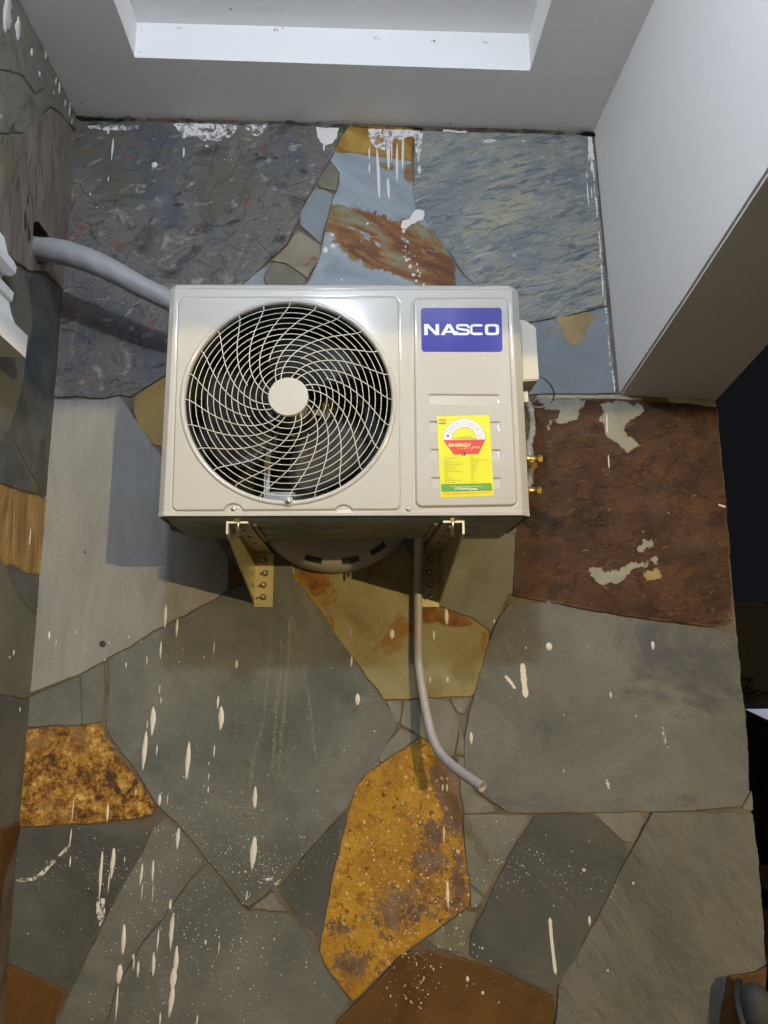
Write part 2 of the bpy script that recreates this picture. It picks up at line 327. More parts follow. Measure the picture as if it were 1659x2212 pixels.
def wallpaint(name, col, dirt=.25):
    t = NT(name); c = t.mix(t.noise(1.6, 6, .6), tuple(x*.90 for x in col), tuple(x*1.04 for x in col))
    c = t.mix(t.math('MULTIPLY', t.step(t.noise(7, 8, .7, .4, t.map((1,1,.3))), .60, .78), dirt), c, tuple(x*.55 for x in col))
    sp = t.vor(9); c = t.mix(t.math('MULTIPLY', t.math('LESS_THAN', sp, .035), t.step(t.noise(3, 2), .5, .55)), c, tuple(x*.35 for x in col))
    t.bump(t.math('ADD', t.noise(150, 4, .6), t.math('MULTIPLY', t.noise(6, 4), 2.5)), .35, .003)
    return t.fin(c, .75, 0, .3)
M['wallpaint'] = wallpaint('white_wall_paint', (.85,.835,.82))
M['soffit'] = wallpaint('white_soffit_paint', (.82,.80,.76), .2)
M['beam'] = wallpaint('white_beam_paint', (.83,.815,.80), .2)
t = NT('casing_cream_paint'); c = t.mix(t.noise(3, 2), (.47,.448,.395), (.49,.468,.415))
t.bump(t.noise(420, 3, .6), .06, .0008); M['casing'] = t.fin(c, .13, 0, .42, 0)
M['grille'] = plain('cream_grille_wire', (.62,.60,.52), .35, var=.04, bump=0)
M['plastic'] = plain('cream_plastic', (.58,.55,.46), .45, var=.05, bump=.05)
M['ventplastic'] = plain('shaded_cream_plastic', (.40,.37,.30), .5, var=.12, bump=.05)  # cream plastic darkened to carry the shade below the unit
M['galv'] = plain('dull_galvanised_steel', (.22,.23,.2), .42, .75, var=.35, scale=22, bump=.1, bscale=60)
M['steel'] = plain('bright_steel', (.6,.6,.58), .28, 1, var=.1)
M['rail'] = plain('motor_rail_steel', (.34,.34,.31), .42, .8, var=.3)
M['brass'] = plain('brass', (.62,.42,.13), .3, 1, var=.2, scale=60)
M['zinc'] = plain('yellow_passivated_steel', (.44,.385,.22), .42, .35, var=.25, scale=14, bump=.08, bscale=90)
M['zincedge'] = plain('pale_edge_steel', (.62,.57,.44), .4, .3, var=.1)
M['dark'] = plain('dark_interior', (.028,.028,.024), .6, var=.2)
M['cobweb'] = plain('grey_cobweb', (.22,.20,.18), .9)
M['blade'] = plain('dark_fan_plastic', (.022,.022,.022), .45, var=.2)
t = NT('coil_fins'); w = t.n('TexWave'); w.bands_direction = 'Z'; t.set(w.inputs['Vector'], t.co); w.inputs['Scale'].default_value = 60
t.bump(w.outputs['Fac'], .8, .002); M['coil'] = t.fin(t.ramp(w.outputs['Fac'], [(.3, (.02,.022,.018)), (.8, (.085,.088,.07))]), .5, .4)
M['black'] = plain('black_rubber', (.02,.02,.022), .5)
M['logo'] = plain('glossy_blue_plate', (.022,.020,.27), .14, var=.03, scale=8, bump=0, coat=.3)
M['logo_text'] = plain('white_lettering', (.8,.8,.8), .3, var=.02, bump=0)
def flat(name, c, r=.32): return plain(name, c, r, var=.02, bump=0)
M['s_yellow'] = flat('sticker_yellow', (.72,.69,.012)); M['s_white'] = flat('sticker_white', (.78,.78,.8)); M['s_red'] = flat('sticker_red', (.62,.045,.035))
M['s_green'] = flat('sticker_green', (.10,.33,.05)); M['s_black'] = flat('sticker_black', (.012,.012,.02)); M['s_grey'] = flat('sticker_grey', (.22,.22,.22))
M['s_orange'] = flat('sticker_orange', (.75,.42,.01)); M['s_olive'] = flat('sticker_olive_print', (.30,.28,.01)); M['s_pale'] = flat('sticker_pale_yellow', (.85,.80,.25))
t = NT('grey_pipe_tape'); w = t.n('TexWave'); w.bands_direction = 'X'; t.set(w.inputs['Vector'], t.map((1,1,1), (0,.45,0))); w.inputs['Scale'].default_value = 7; w.inputs['Distortion'].default_value = 3.5; w.inputs['Detail'].default_value = 4
t.bump(t.math('ADD', t.math('MULTIPLY', w.outputs['Fac'], .5), t.noise(40, 5, .6, .5)), .5, .004); M['tape'] = t.fin(t.mix(t.noise(14, 5), (.24,.235,.24), (.32,.315,.32)), .5, 0, .4)
M['hose'] = plain('grey_drain_hose', (.40,.37,.37), .35, var=.18, scale=40, bump=.2, bscale=300)
M['wrap'] = plain('pale_grey_insulation', (.24,.245,.25), .6, var=.4, scale=50, bump=.4, bscale=70)
M['foam'] = plain('grey_purple_foam', (.3,.28,.3), .8, var=.3, scale=60)
t = NT('lamp_glow'); em = t.n('Emission'); em.inputs[0].default_value = (*COOL_C, 1); em.inputs[1].default_value = COOL_L; t.t.links.new(em.outputs[0], t.out.inputs[0]); M['glow'] = t.m
t = NT('street_glow'); em = t.n('Emission'); em.inputs[0].default_value = (*WARM_C, 1); em.inputs[1].default_value = 60; t.t.links.new(em.outputs[0], t.out.inputs[0]); M['sglow'] = t.m
t = NT('porch_floor_tile'); br = t.n('TexBrick'); t.set(br.inputs['Vector'], t.co); br.inputs['Scale'].default_value = 1; br.offset = 0
br.inputs['Brick Width'].default_value = .4; br.inputs['Row Height'].default_value = .4; br.inputs['Mortar Size'].default_value = .004
br.inputs['Color1'].default_value = (.17,.155,.135,1); br.inputs['Color2'].default_value = (.15,.135,.12,1); br.inputs['Mortar'].default_value = (.05,.05,.045,1); M['tile'] = t.fin(br.outputs[0], .5)
t = NT('dark_earth'); t.bump(t.noise(20, 8), .6, .02); M['earth'] = t.fin(t.mix(t.noise(3, 8), (.035,.03,.022), (.07,.06,.045)), .9)
M['car'] = plain('black_car_paint', (.012,.012,.015), .15, var=.1, bump=0, coat=.6)
M['carglass'] = plain('dark_car_glass', (.01,.01,.012), .08, var=.1, bump=0)
M['shade'] = plain('pale_sunshade', (.66,.68,.8), .5, var=.12, scale=20)
M['leaf'] = plain('hedge_leaf', (.010,.017,.009), .6, var=.5, scale=8)
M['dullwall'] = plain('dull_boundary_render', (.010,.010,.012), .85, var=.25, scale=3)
M['pipe_dark'] = plain('dark_grey_pvc', (.045,.046,.05), .7, var=.4, scale=18, bump=.25, bscale=60)

# ------------------------------------------------------------------ polygon tools
def inside(px, py, poly):
    px = np.asarray(px); py = np.asarray(py); r = np.zeros(px.shape, bool); n = len(poly)
    for i in range(n):
        x0, y0 = poly[i]; x1, y1 = poly[(i+1) % n]
        if y0 == y1: continue
        c = ((y0 > py) != (y1 > py)) & (px < (x1-x0)*(py-y0)/(y1-y0)+x0); r ^= c
    return r
def edist(px, py, poly):
    px = np.asarray(px, float); py = np.asarray(py, float); d = np.full(px.shape, 9.)
    n = len(poly)
    for i in range(n):
        x0, y0 = poly[i]; x1, y1 = poly[(i+1) % n]; dx, dy = x1-x0, y1-y0; L = dx*dx+dy*dy+1e-12
        t = np.clip(((px-x0)*dx+(py-y0)*dy)/L, 0, 1); d = np.minimum(d, np.hypot(px-x0-t*dx, py-y0-t*dy))
    return d
def rough(poly, step=.0055, a1=.0035, a2=.0012):
    out = []; n = len(poly)
    for i in range(n):
        p, q = Vector(poly[i]), Vector(poly[(i+1) % n]); k = max(1, int((q-p).length/step))
        for j in range(k):
            v = p.lerp(q, j/k); o = Vector((0, 0))
            for fr, am in ((22, a1), (85, a2*1.3), (230, a2*.6)):
                nv = noise.noise_vector(Vector((v.x*fr, v.y*fr, fr))); o += Vector((nv.x, nv.y))*am
            out.append((v.x+o.x, v.y+o.y))
    return out
def area(poly): return .5*sum(poly[i][0]*poly[(i+1) % len(poly)][1]-poly[(i+1) % len(poly)][0]*poly[i][1] for i in range(len(poly)))
def inset(poly, d):
    n = len(poly); out = []
    for i in range(n):
        a, b, c = Vector(poly[i-1]), Vector(poly[i]), Vector(poly[(i+1) % n])
        e = (c-a); nn = Vector((-e.y, e.x)).normalized(); out.append((b.x+nn.x*d, b.y+nn.y*d))
    return out
def chaikin(poly, k=1):
    for _ in range(k):
        o = []; n = len(poly)
        for i in range(n):
            p, q = Vector(poly[i]), Vector(poly[(i+1) % n]); 
            c = min(.10, .003/max((q-p).length, 1e-6)) if (q-p).length < 1 else .16
            o += [tuple(p*(1-c)+q*c), tuple(p*c+q*(1-c))]
        poly = o
    return poly
def und(u, v): return .0011*noise.noise(Vector((u*7, v*7, 1.3)))+.0006*noise.noise(Vector((u*19, v*19, 4)))
STONES = []
RT = random.Random(21)
def fill(loops, pts=()):
    """triangulate even-odd region of loops (list of 2d loops) with extra interior points -> verts, tris"""
    vs = []; es = []
    for L in loops:
        b = len(vs); vs += [Vector(p) for p in L]; es += [(b+i, b+(i+1) % len(L)) for i in range(len(L))]
    vs += [Vector(p) for p in pts]
    r = delaunay_2d_cdt(vs, es, [], 0, 1e-7)
    V, Fc = r[0], r[2]
    if not Fc: return V, []
    cx = np.array([sum(V[i].x for i in f)/len(f) for f in Fc]); cy = np.array([sum(V[i].y for i in f)/len(f) for f in Fc])
    ok = np.zeros(len(Fc), bool)
    for L in loops: ok ^= inside(cx, cy, L)
    return V, [f for f, k in zip(Fc, ok) if k]
def stone(bm, frame, poly, mi, thick=.011, joint=-.0004, base=0, blobs=None, grid=.014, conv=None, lay=None, smooth_poly=True, a1=.0035, a2=.0012, reg=True, und_a=1.0, hole=None):
    poly = [conv(*p) for p in poly] if conv else poly
    if reg:
        thick = thick + RT.uniform(-.0007, .0007)
        if frame is fwall: poly = [(-.856 if u < -.812 else u, v) for u, v in poly]
        else: poly = [(.004 if u > -.078 else u, v) for u, v in poly]
    if area(poly) < 0: poly = poly[::-1]
    if smooth_poly: poly = chaikin(poly, 1)
    P = inset(rough(poly, a1=a1, a2=a2), joint); Q = inset(P, min(.0010, thick*.3))
    if reg: STONES.append((frame, P, thick, min(p[0] for p in P), max(p[0] for p in P), min(p[1] for p in P), max(p[1] for p in P)))
    qx = np.array([p[0] for p in Q]); qy = np.array([p[1] for p in Q])
    gx, gy = np.meshgrid(np.arange(qx.min(), qx.max(), grid), np.arange(qy.min(), qy.max(), grid)); gx = gx.ravel(); gy = gy.ravel()
    gx = gx+np.random.default_rng(1).uniform(-.3, .3, gx.shape)*grid
    k = inside(gx, gy, Q) if len(gx) else np.zeros(0, bool); gx, gy = gx[k], gy[k]
    if len(gx):
        k = edist(gx, gy, Q) > grid*.45; gx, gy = gx[k], gy[k]
    loops = [Q]
    if hole: loops.append(hole)
    V, T = fill(loops, list(zip(gx.tolist(), gy.tolist())))
    ed = edist([v.x for v in V], [v.y for v in V], P)
    le, lm = lay
    vb = []
    for i, v in enumerate(V):
        b = bm.verts.new(frame(v.x, v.y, base+thick+und(v.x, v.y)*und_a)); b[le] = float(min(ed[i], .06)); mval = 0.
        if blobs:
            for (cx, cy, rx, ry, rot, amp) in blobs:
                dx, dy = v.x-cx, v.y-cy; c, s = math.cos(rot), math.sin(rot)
                q = ((dx*c+dy*s)/rx)**2+((-dx*s+dy*c)/ry)**2; mval = max(mval, amp*math.exp(-q*.7)) if amp > 0 else mval*(1-(-amp)*math.exp(-q*.7))
        b[lm] = mval; vb.append(b)
    for f in T:
        try:
            fc = bm.faces.new([vb[i] for i in f]); fc.material_index = mi; fc.smooth = True
        except ValueError: pass
    n = len(P); o0 = [bm.verts.new(frame(p[0], p[1], base)) for p in P]; o1 = [bm.verts.new(frame(p[0], p[1], base+thick-.0016)) for p in P]
    o2 = [bm.verts.new(frame(p[0], p[1], base+thick+und(*p)*und_a)) for p in Q]
    for A, B in ((o0, o1), (o1, o2)):
        for i in range(n):
            fc = bm.faces.new((A[i], A[(i+1) % n], B[(i+1) % n], B[i])); fc.material_index = mi
    if hole:
        h0 = [bm.verts.new(frame(p[0], p[1], -.10)) for p in hole]; h1 = [bm.verts.new(frame(p[0], p[1], base+thick+und(*p)*und_a)) for p in hole]
        nh = len(hole)
        for i in range(nh):
            fc = bm.faces.new((h0[i], h0[(i+1) % nh], h1[(i+1) % nh], h1[i])); fc.material_index = mi
def fwall(u, v, h): return Vector((u, -h, v))
def fleft(u, v, h): return Vector((XL+h, u, v))
def surf(frame, u, v):
    for fr, P, th, x0, x1, y0, y1 in STONES:
        if fr is frame and x0 < u < x1 and y0 < v < y1:
            r = False; n = len(P); j = n-1
            for i in range(n):
                if (P[i][1] > v) != (P[j][1] > v) and u < (P[j][0]-P[i][0])*(v-P[i][1])/(P[j][1]-P[i][1])+P[i][0]: r = not r
                j = i
            if r: return th+und(u, v)
    return .005

# ------------------------------------------------------------------ ground, floor, ceiling
ZC = 3.105                                     # soffit height
def corner(z): return -0.850
b = NB(); quad(b, [(-60,-60,-.02),(60,-60,-.02),(60,60,-.02),(-60,60,-.02)]); struct(obj('ground', b, M['earth']))
b = NB(); box(b, (-.86,-4.6,-.3), (1.06,.0,.0)); struct(obj('porch_floor', b, M['tile']))
# ceiling with sunken tray
TX0, TX1, TY1, TY0, TZ = -.600, .487, -.245, -3.7, 3.215
def soff(x): return 3.100 + (-.011)*(x+.85)/1.6 + .006
b = NB()
X = [-.90, TX0, TX1, .80]; Yy = [0.02, TY1, TY0, -4.6]
for i in range(3):
    for j in range(3):
        if i == 1 and j == 1: continue
        quad(b, [(X[i],Yy[j],soff(X[i])),(X[i],Yy[j+1],soff(X[i])),(X[i+1],Yy[j+1],soff(X[i+1])),(X[i+1],Yy[j],soff(X[i+1]))], 0)
c4 = [(TX0,TY1),(TX0,TY0),(TX1,TY0),(TX1,TY1)]
for k in range(4):
    p, q = c4[k], c4[(k+1) % 4]
    quad(b, [(*p, soff(p[0])), (*q, soff(q[0])), (*q, TZ), (*p, TZ)], 1)
quad(b, [(x, y, TZ) for x, y in c4], 1)
# solid slab above
for (x0, x1, y0, y1) in ((X[0],X[1],Yy[3],Yy[0]), (X[2],X[3],Yy[3],Yy[0]), (X[1],X[2],Yy[1],Yy[0]), (X[1],X[2],Yy[3],Yy[2])):
    box(b, (x0+.001, y0+.001, 3.125), (x1-.001, y1-.001, 3.35), 0)
box(b, (X[1], Yy[2], 3.235), (X[2], Yy[1], 3.349), 0)
CEIL = struct(obj('ceiling', b, [M['soffit'], M['wallpaint']]))

# ------------------------------------------------------------------ main stone wall
WL = empty('stone_wall', (0, .0, 0), 'crazy paved grey, brown and ochre stone wall behind the air conditioner, splashed with white paint', 'wall')
b = NB(); prism(b, [(-.9,-.0068,-.3),(1.035,-.0068,-.3),(1.048,-.0068,1.0),(1.052,-.0068,1.6),(1.052,-.0068,2.215),(.80,-.0068,2.24),(.80,-.0068,3.3),(-.9,-.0068,3.3)], (0,.2268,0))
obj('mortar_bed', b, M['mortar'], WL)
SM = ['slate','slate_light','slate_cloud','slate_rough','slate_dark','slate_green','slate_small','blue','mottled','streaky','gold_top','marbled','beige','brown','ochre','rust','yellow_grey','rust_brown','ochre_small','flake','flake_ochre','cream_strip']
ix = {n: i for i, n in enumerate(SM)}
b = NB(); LAY = (b.verts.layers.float.new('edge'), b.verts.layers.float.new('m1'))
PX = W/FOC
def blob(x, y, rx, ry, rot=0, amp=1., cv=wp):
    c = cv(x, y); return (c[0], c[1], rx*PX, ry*PX, rad(rot), amp)
def st(poly, mat, conv=wp, zoom=None, **kw):
    if zoom: poly = [zoom(*p) for p in poly]
    stone(b, fwall, poly, ix[mat], conv=conv, lay=LAY, **kw)
st([(153,262),(300,263),(755,268),(724,326),(710,346),(679,400),(652,450),(649,472),(636,492),(621,528),(593,551),(553,588),(525,611),(480,700),(351,813),(312,838),(283,858),(256,853),(220,861),(164,857),(111,855),(120,780),(129,600),(143,430)], 'mottled', thick=.012, und_a=2)
st([(755,268),(894,277),(891,349),(850,343),(791,334),(723,328)], 'gold_top')
st([(723,328),(791,334),(850,343),(891,349),(892,412),(897,449),(917,475),(957,528),(985,574),(983,640),(655,640),(661,614),(686,571),(697,528),(709,472),(719,432),(731,406),(732,372),(714,346)], 'marbled', grid=.008,
   blobs=[blob(735,468,45,20,-15,1.1), blob(800,505,100,42,-18,1.2), blob(880,550,100,60,-15,1.25), blob(945,565,60,70,-30,1.4), blob(700,605,55,38,10,-.95), blob(755,612,55,24,0,-.9), blob(820,530,36,9,-38,-.7), blob(925,545,24,8,-38,-.6), blob(850,600,40,10,-20,-.6), blob(835,360,20,10,0,.7), blob(888,372,14,22,0,.9)])
st([(985,574),(1024,617),(1024,660),(984,640)], 'blue')
st([(714,350),(731,375),(727,412),(690,405),(684,395)], 'slate_green')
st([(649,459),(649,488),(692,526),(706,475),(722,419),(692,407),(679,408)], 'blue')
st([(643,495),(692,529),(689,564),(662,600),(636,578),(619,568),(586,564),(598,552),(621,530)], 'beige')
st([(586,566),(619,570),(636,580),(661,602),(655,640),(590,640),(570,600)], 'slate_green')
st([(553,589),(584,568),(568,602),(588,640),(500,640),(527,612)], 'blue')
st([(906,283),(1276,292),(1284,330),(1297,480),(1306,600),(1312,660),(1250,675),(1170,692),(1100,705),(1024,618),(957,528),(917,475),(897,449),(893,412),(894,349),(897,300)], 'streaky', thick=.012, und_a=2)
st([(1168,694),(1250,677),(1313,662),(1322,760),(1330,849),(1100,852),(1100,706)], 'blue')
# left column
st([(315,840),(351,815),(420,800),(420,900),(355,965),(330,959),(298,917),(288,882),(288,860)], 'ochre_small')
st([(107,862),(220,864),(256,856),(268,868),(287,900),(330,962),(350,987),(430,1100),(485,1190),(494,1209),(493,1246),(491,1274),(466,1293),(355,1351),(228,1425),(170,1457),(56,1503),(66,1400),(75,1250),(86,1080),(95,960)], 'slate_light', thick=.012)
st([(489,1200),(512,1225),(527,1258),(497,1272),(496,1245)], 'rust_brown')
st([(350,900),(440,800),(620,900),(680,1150),(640,1243),(625,1200),(618,1165),(540,1180),(520,1230),(485,1188),(430,1098)], 'slate', thick=.0112)
# big slate in the middle
st([(487,1192),(540,1180),(618,1165),(633,1243),(694,1323),(747,1402),(826,1510),(861,1561),(816,1640),(768,1697),(755,1740),(690,1810),(600,1908),(541,1957),(524,1953),(460,1870),(415,1815),(380,1775),(335,1735),(300,1670),(243,1600),(230,1570),(236,1460),(232,1427),(355,1355),(466,1295),(491,1277),(527,1260),(510,1222)], 'slate', thick=.013)
st([(633,1243),(618,1165),(700,1120),(840,1100),(900,1226),(948,1309),(1012,1333),(1054,1360),(1057,1386),(1041,1444),(1022,1503),(975,1505),(900,1508),(832,1510),(747,1402),(694,1323)], 'yellow_grey', grid=.009,
   blobs=[blob(672,1258,40,35,0,1.2), blob(708,1345,14,18,0,.9), blob(975,1330,55,22,-20,1.1), blob(935,1320,30,35,0,.9), blob(1045,1385,14,40,0,.7), blob(700,1280,30,14,0,.7)])
st([(840,1100),(1120,1100),(1119,1160),(1110,1284),(1098,1284),(1062,1360),(1054,1359),(1012,1331),(948,1307),(901,1224)], 'slate_small', thick=.0112)
st([(1120,1105),(1135,1000),(1148,900),(1155,866),(1250,862),(1320,862),(1382,868),(1497,875),(1549,884),(1552,940),(1560,1014),(1569,1100),(1574,1170),(1580,1320),(1583,1344),(1547,1354),(1470,1346),(1392,1336),(1287,1320),(1185,1300),(1108,1286),(1112,1200)], 'brown', thick=.013, und_a=1.5)
st([(1098,1305),(1185,1302),(1287,1323),(1392,1340),(1470,1350),(1547,1358),(1590,1372),(1598,1450),(1609,1547),(1616,1650),(1617,1707),(1602,1741),(1500,1750),(1300,1755),(1100,1755),(1062,1732),(1024,1706),(1004,1655),(1003,1600),(1013,1540),(1025,1495),(1049,1407),(1069,1352)], 'slate_cloud', thick=.013)
st([(1605,1741),(1623,1708),(1625,1752),(1603,1750)], 'slate_small')
st([(1409,1753),(1625,1758),(1637,1857),(1650,2007),(1654,2080),(1629,2099),(1570,2107),(1560,2162),(1535,2300),(1196,2300),(1199,2212),(1209,2122),(1264,2032),(1309,1947),(1349,1862),(1384,1799)], 'slate_rough', thick=.013, und_a=3)
st([(1572,2109),(1629,2102),(1655,2085),(1660,2300),(1540,2300),(1562,2165)], 'rust_brown')
st([(900,882),(1145,872),(1110,950),(1078,1010),(1030,998),(945,918)], 'slate_small', zoom=E2)
st([(655,892),(890,888),(950,932),(1035,1015),(1045,1040),(1040,1080),(960,1252),(870,1422),(830,1492),(745,1640),(690,1642),(600,1600),(480,1540),(370,1497),(378,1400),(440,1282),(510,1130),(570,1012)], 'slate_dark', zoom=E2, thick=.012)
st([(345,890),(480,884),(640,887),(560,1005),(500,1112),(437,1243),(370,1180),(360,1110),(350,1000)], 'slate_small', zoom=E2, thick=.0112)
st([(328,735),(380,793),(470,850),(478,878),(345,884)], 'slate_small', zoom=E2, thick=.0112)
st([(373,1205),(432,1248),(402,1290),(377,1290)], 'slate_small', zoom=E2, thick=.0112)
st([(180,1425),(345,1303),(400,1312),(368,1400),(330,1480),(240,1468)], 'slate_green', zoom=E2, thick=.0112)
# filler pieces round the yellow stone
st([(588,292),(708,292),(700,430),(685,455),(650,420)], 'slate_small', zoom=ZF, thick=.0108)
st([(716,292),(930,276),(1030,283),(1098,390),(1125,460),(1105,560),(1085,690),(1050,700),(940,600),(850,562),(705,465)], 'slate_small', zoom=ZF, thick=.0108)
st([(1055,282),(1205,272),(1160,390),(1108,378)], 'slate_small', zoom=ZF, thick=.0108)
st([(690,485),(835,560),(750,622),(560,738),(530,700)], 'slate_small', zoom=ZF, thick=.0108)
st([(520,712),(548,745),(480,800),(400,870),(465,775)], 'slate_small', zoom=ZF, thick=.0108)
st([(1128,480),(1165,600),(1162,690),(1098,680),(1110,580)], 'slate_small', zoom=ZF, thick=.0108)
st([(1098,697),(1165,697),(1222,900),(1222,960),(1135,980),(1112,800)], 'slate_small', zoom=ZF, thick=.0108)
oc = [(835,572),(920,607),(1000,680),(1080,760),(1110,860),(1130,1060),(1140,1200),(1170,1450),(1190,1600),(1200,1720),(1190,1790)]
oc = [ZF(*p) for p in oc] + [E2(*p) for p in ((360,1282),(240,1372),(130,1450),(60,1500),(0,1560))] + [E1(*p) for p in ((1560,1660),(1520,1690),(1420,1560),(1380,1470),(1410,1300),(1450,1100),(1510,865),(1535,762))] + [ZF(*p) for p in ((480,805),(560,748),(750,628))]
st(oc, 'ochre', thick=.014, grid=.009, blobs=[blob(960,1690,26,60,5,1.3), blob(985,1760,30,40,10,1.2), blob(925,1800,35,40,0,1.0), blob(920,1860,45,30,0,.9), blob(895,1910,35,30,0,.75), blob(990,1900,14,70,0,.8), blob(730,2000,35,20,0,.8), blob(860,1960,70,45,15,.85), blob(930,1960,60,25,0,.6), blob(770,2085,60,30,0,.7), blob(755,1830,22,18,0,.6), blob(790,1860,80,90,0,-.6), blob(860,1760,60,80,0,-.5)])
st([(1500,872),(1475,960),(1443,1110),(1402,1330),(1388,1425),(1330,1375),(1240,1262),(1200,1212),(1300,1085),(1400,972)], 'slate_dark', zoom=E1, thick=.0112)
st([(1075,1298),(1178,1218),(1238,1303),(1110,1296)], 'slate_small', zoom=E1, thick=.0108)
st([(655,958),(700,905),(780,955),(860,1055),(882,1097),(800,1190),(720,1310),(610,1440),(500,1640),(420,1900),(230,1900),(250,1780),(308,1640),(425,1400),(518,1210),(600,1080)], 'slate', zoom=E1, thick=.011)
st([(886,1103),(930,1152),(1060,1296),(1110,1302),(1240,1312),(1305,1375),(1380,1482),(1410,1560),(1505,1690),(1440,1791),(1420,1900),(425,1900),(503,1642),(614,1442),(724,1312),(804,1192)], 'slate', zoom=E1, thick=.0115)
st([(60,950),(200,937),(400,930),(638,925),(650,950),(622,1030),(560,1130),(500,1240),(430,1390),(400,1442),(330,1600),(290,1640),(200,1600),(100,1548),(12,1508),(17,1400),(25,1250),(42,1100)], 'slate_dark', zoom=E1, thick=.011)
st([(95,522),(200,508),(445,498),(455,550),(520,640),(600,740),(667,840),(660,880),(600,900),(400,918),(200,930),(60,938),(68,800),(82,640)], 'rust', zoom=E1, thick=.013)
st([(105,395),(346,285),(350,498),(200,503),(98,512)], 'slate', zoom=E1, thick=.0112)
st([(352,282),(442,228),(452,300),(448,470),(430,492),(356,498)], 'slate', zoom=E1, thick=.0112)
st([(4,1520),(100,1558),(200,1610),(288,1650),(240,1791),(222,1900),(-10,1900)], 'rust_brown', zoom=E1, thick=.011)
st([(760,2172),(790,2147),(830,2105),(870,2056),(930,2054),(1005,2070),(1070,2092),(1130,2122),(1175,2143),(1196,2150),(1194,2300),(700,2300),(728,2210)], 'rust_brown', thick=.013)
st([(1160,852),(1335,852),(1390,858),(1388,866),(1320,862),(1250,861),(1156,864)], 'cream_strip', thick=.010, joint=.001, a1=.0015)
st([(1392,858),(1440,857),(1440,868),(1392,866)], 'gold_top', thick=.010, joint=.001, a1=.0015)
st([(1442,857),(1546,864),(1550,880),(1497,874),(1442,868)], 'cream_strip', thick=.0115, joint=.001, a1=.003)
# pale flakes where the top layer of a stone has split off
def flake(poly, mat, zoom=None, th=.0007, base=.0132, cv=wp):
    p = [zoom(*q) for q in poly] if zoom else poly
    p = [(x+(x-sum(q[0] for q in p)/len(p))*.10, y+(y-sum(q[1] for q in p)/len(p))*.10) for x, y in p]
    stone(b, fwall, p, ix[mat], conv=cv, lay=LAY, thick=th, base=base, joint=.0002, reg=False, a1=.005, a2=.003, und_a=1.5)
flake([(200,604),(480,606),(470,660),(440,690),(430,735),(405,740),(385,785),(350,760),(300,765),(262,790),(265,735),(320,720),(330,685),(290,672),(250,690),(225,650),(175,640)], 'flake', ZD)
flake([(600,650),(700,620),(790,640),(860,665),(850,700),(800,725),(740,800),(800,850),(830,890),(790,920),(780,960),(740,930),(700,890),(650,870),(630,830),(625,760),(585,760),(600,700)], 'flake', ZD)
flake([(770,920),(788,925),(785,1000),(782,1070),(770,1075),(772,1000)], 'flake', ZD)
flake([(830,865),(860,870),(850,920),(825,900)], 'flake_ochre', ZD)
flake([(835,1520),(880,1480),(940,1500),(915,1560),(860,1570),(830,1580)], 'flake', ZD)
flake([(520,1690),(550,1670),(640,1680),(700,1690),(780,1650),(850,1640),(930,1605),(945,1660),(900,1670),(830,1690),(780,1700),(740,1740),(700,1770),(620,1785),(570,1750)], 'flake', ZD)
flake([(850,1700),(960,1680),(975,1740),(880,1760)], 'flake_ochre', ZD)
flake([(250,1900),(320,1892),(350,1910),(260,1912)], 'flake', ZD)
flake([(1400,1960),(1420,1990),(1440,2060),(1410,2050),(1395,2010)], 'flake', ZD)
flake([(310,95),(350,70),(520,50),(560,60),(520,130),(480,200),(440,250),(380,245),(340,190),(345,150)], 'flake_ochre', ZD, base=.0112)
flake([(225,215),(250,150),(340,140),(350,170),(290,200),(250,235)], 'flake_ochre', ZD, base=.0112)
flake([(130,0),(180,-10),(175,60),(140,130),(100,140),(60,100)], 'flake', ZD, base=.0132) if 0 else None
flake([(1340,1128),(1160,1120),(1180,1150),(1130,1220),(1118,1260),(1114,1200)], 'flake') if 0 else None
obj('stone_cladding', b, [M[k] for k in SM], WL)

# paint spatter on the wall
b = NB(); rng = random.Random(5)
def splat(cx, cy, w, h, tilt=0, n=12, jag=.12, mi=0, taper=0, frame=fwall, cv=wp, up=.0009):
    c = cv(cx, cy); a = cv(cx+1, cy); s = abs(a[0]-c[0]); base = surf(frame, *c); pts = []
    tilt += rng.gauss(0, 1.5); ph = rng.uniform(0, 6); wob = rng.uniform(.05, .22)
    for k in range(n):
        t_ = 2*math.pi*k/n; x = math.cos(t_)+wob*math.sin(t_*2+ph)*(.6 if h > w*2 else .2); y = math.sin(t_)
        ww = w*.5*(1-taper*(y*.5+.5)*.0)*(1-jag*rng.random()); hh = h*.5*(1-jag*.5*rng.random())
        if taper: x *= (1-taper*max(0, -y))*(1-.35*taper*max(0, y))
        px, py = x*ww, y*hh; ct, sn = math.cos(rad(tilt)), math.sin(rad(tilt))
        pts.append((c[0]+(px*ct-py*sn)*s, c[1]+(px*sn+py*ct)*s))
    lo = [b.verts.new(frame(p[0], p[1], base-.001)) for p in pts]
    hi = [b.verts.new(frame(c[0]+(p[0]-c[0])*.9, c[1]+(p[1]-c[1])*.94, base+up)) for p in pts]
    ct_ = b.verts.new(frame(c[0], c[1], base+up*1.5))
    for k in range(n):
        k2 = (k+1) % n
        for f in ((lo[k], lo[k2], hi[k2], hi[k]), (hi[k], hi[k2], ct_)):
            fc = b.faces.new(f); fc.material_index = mi; fc.smooth = True
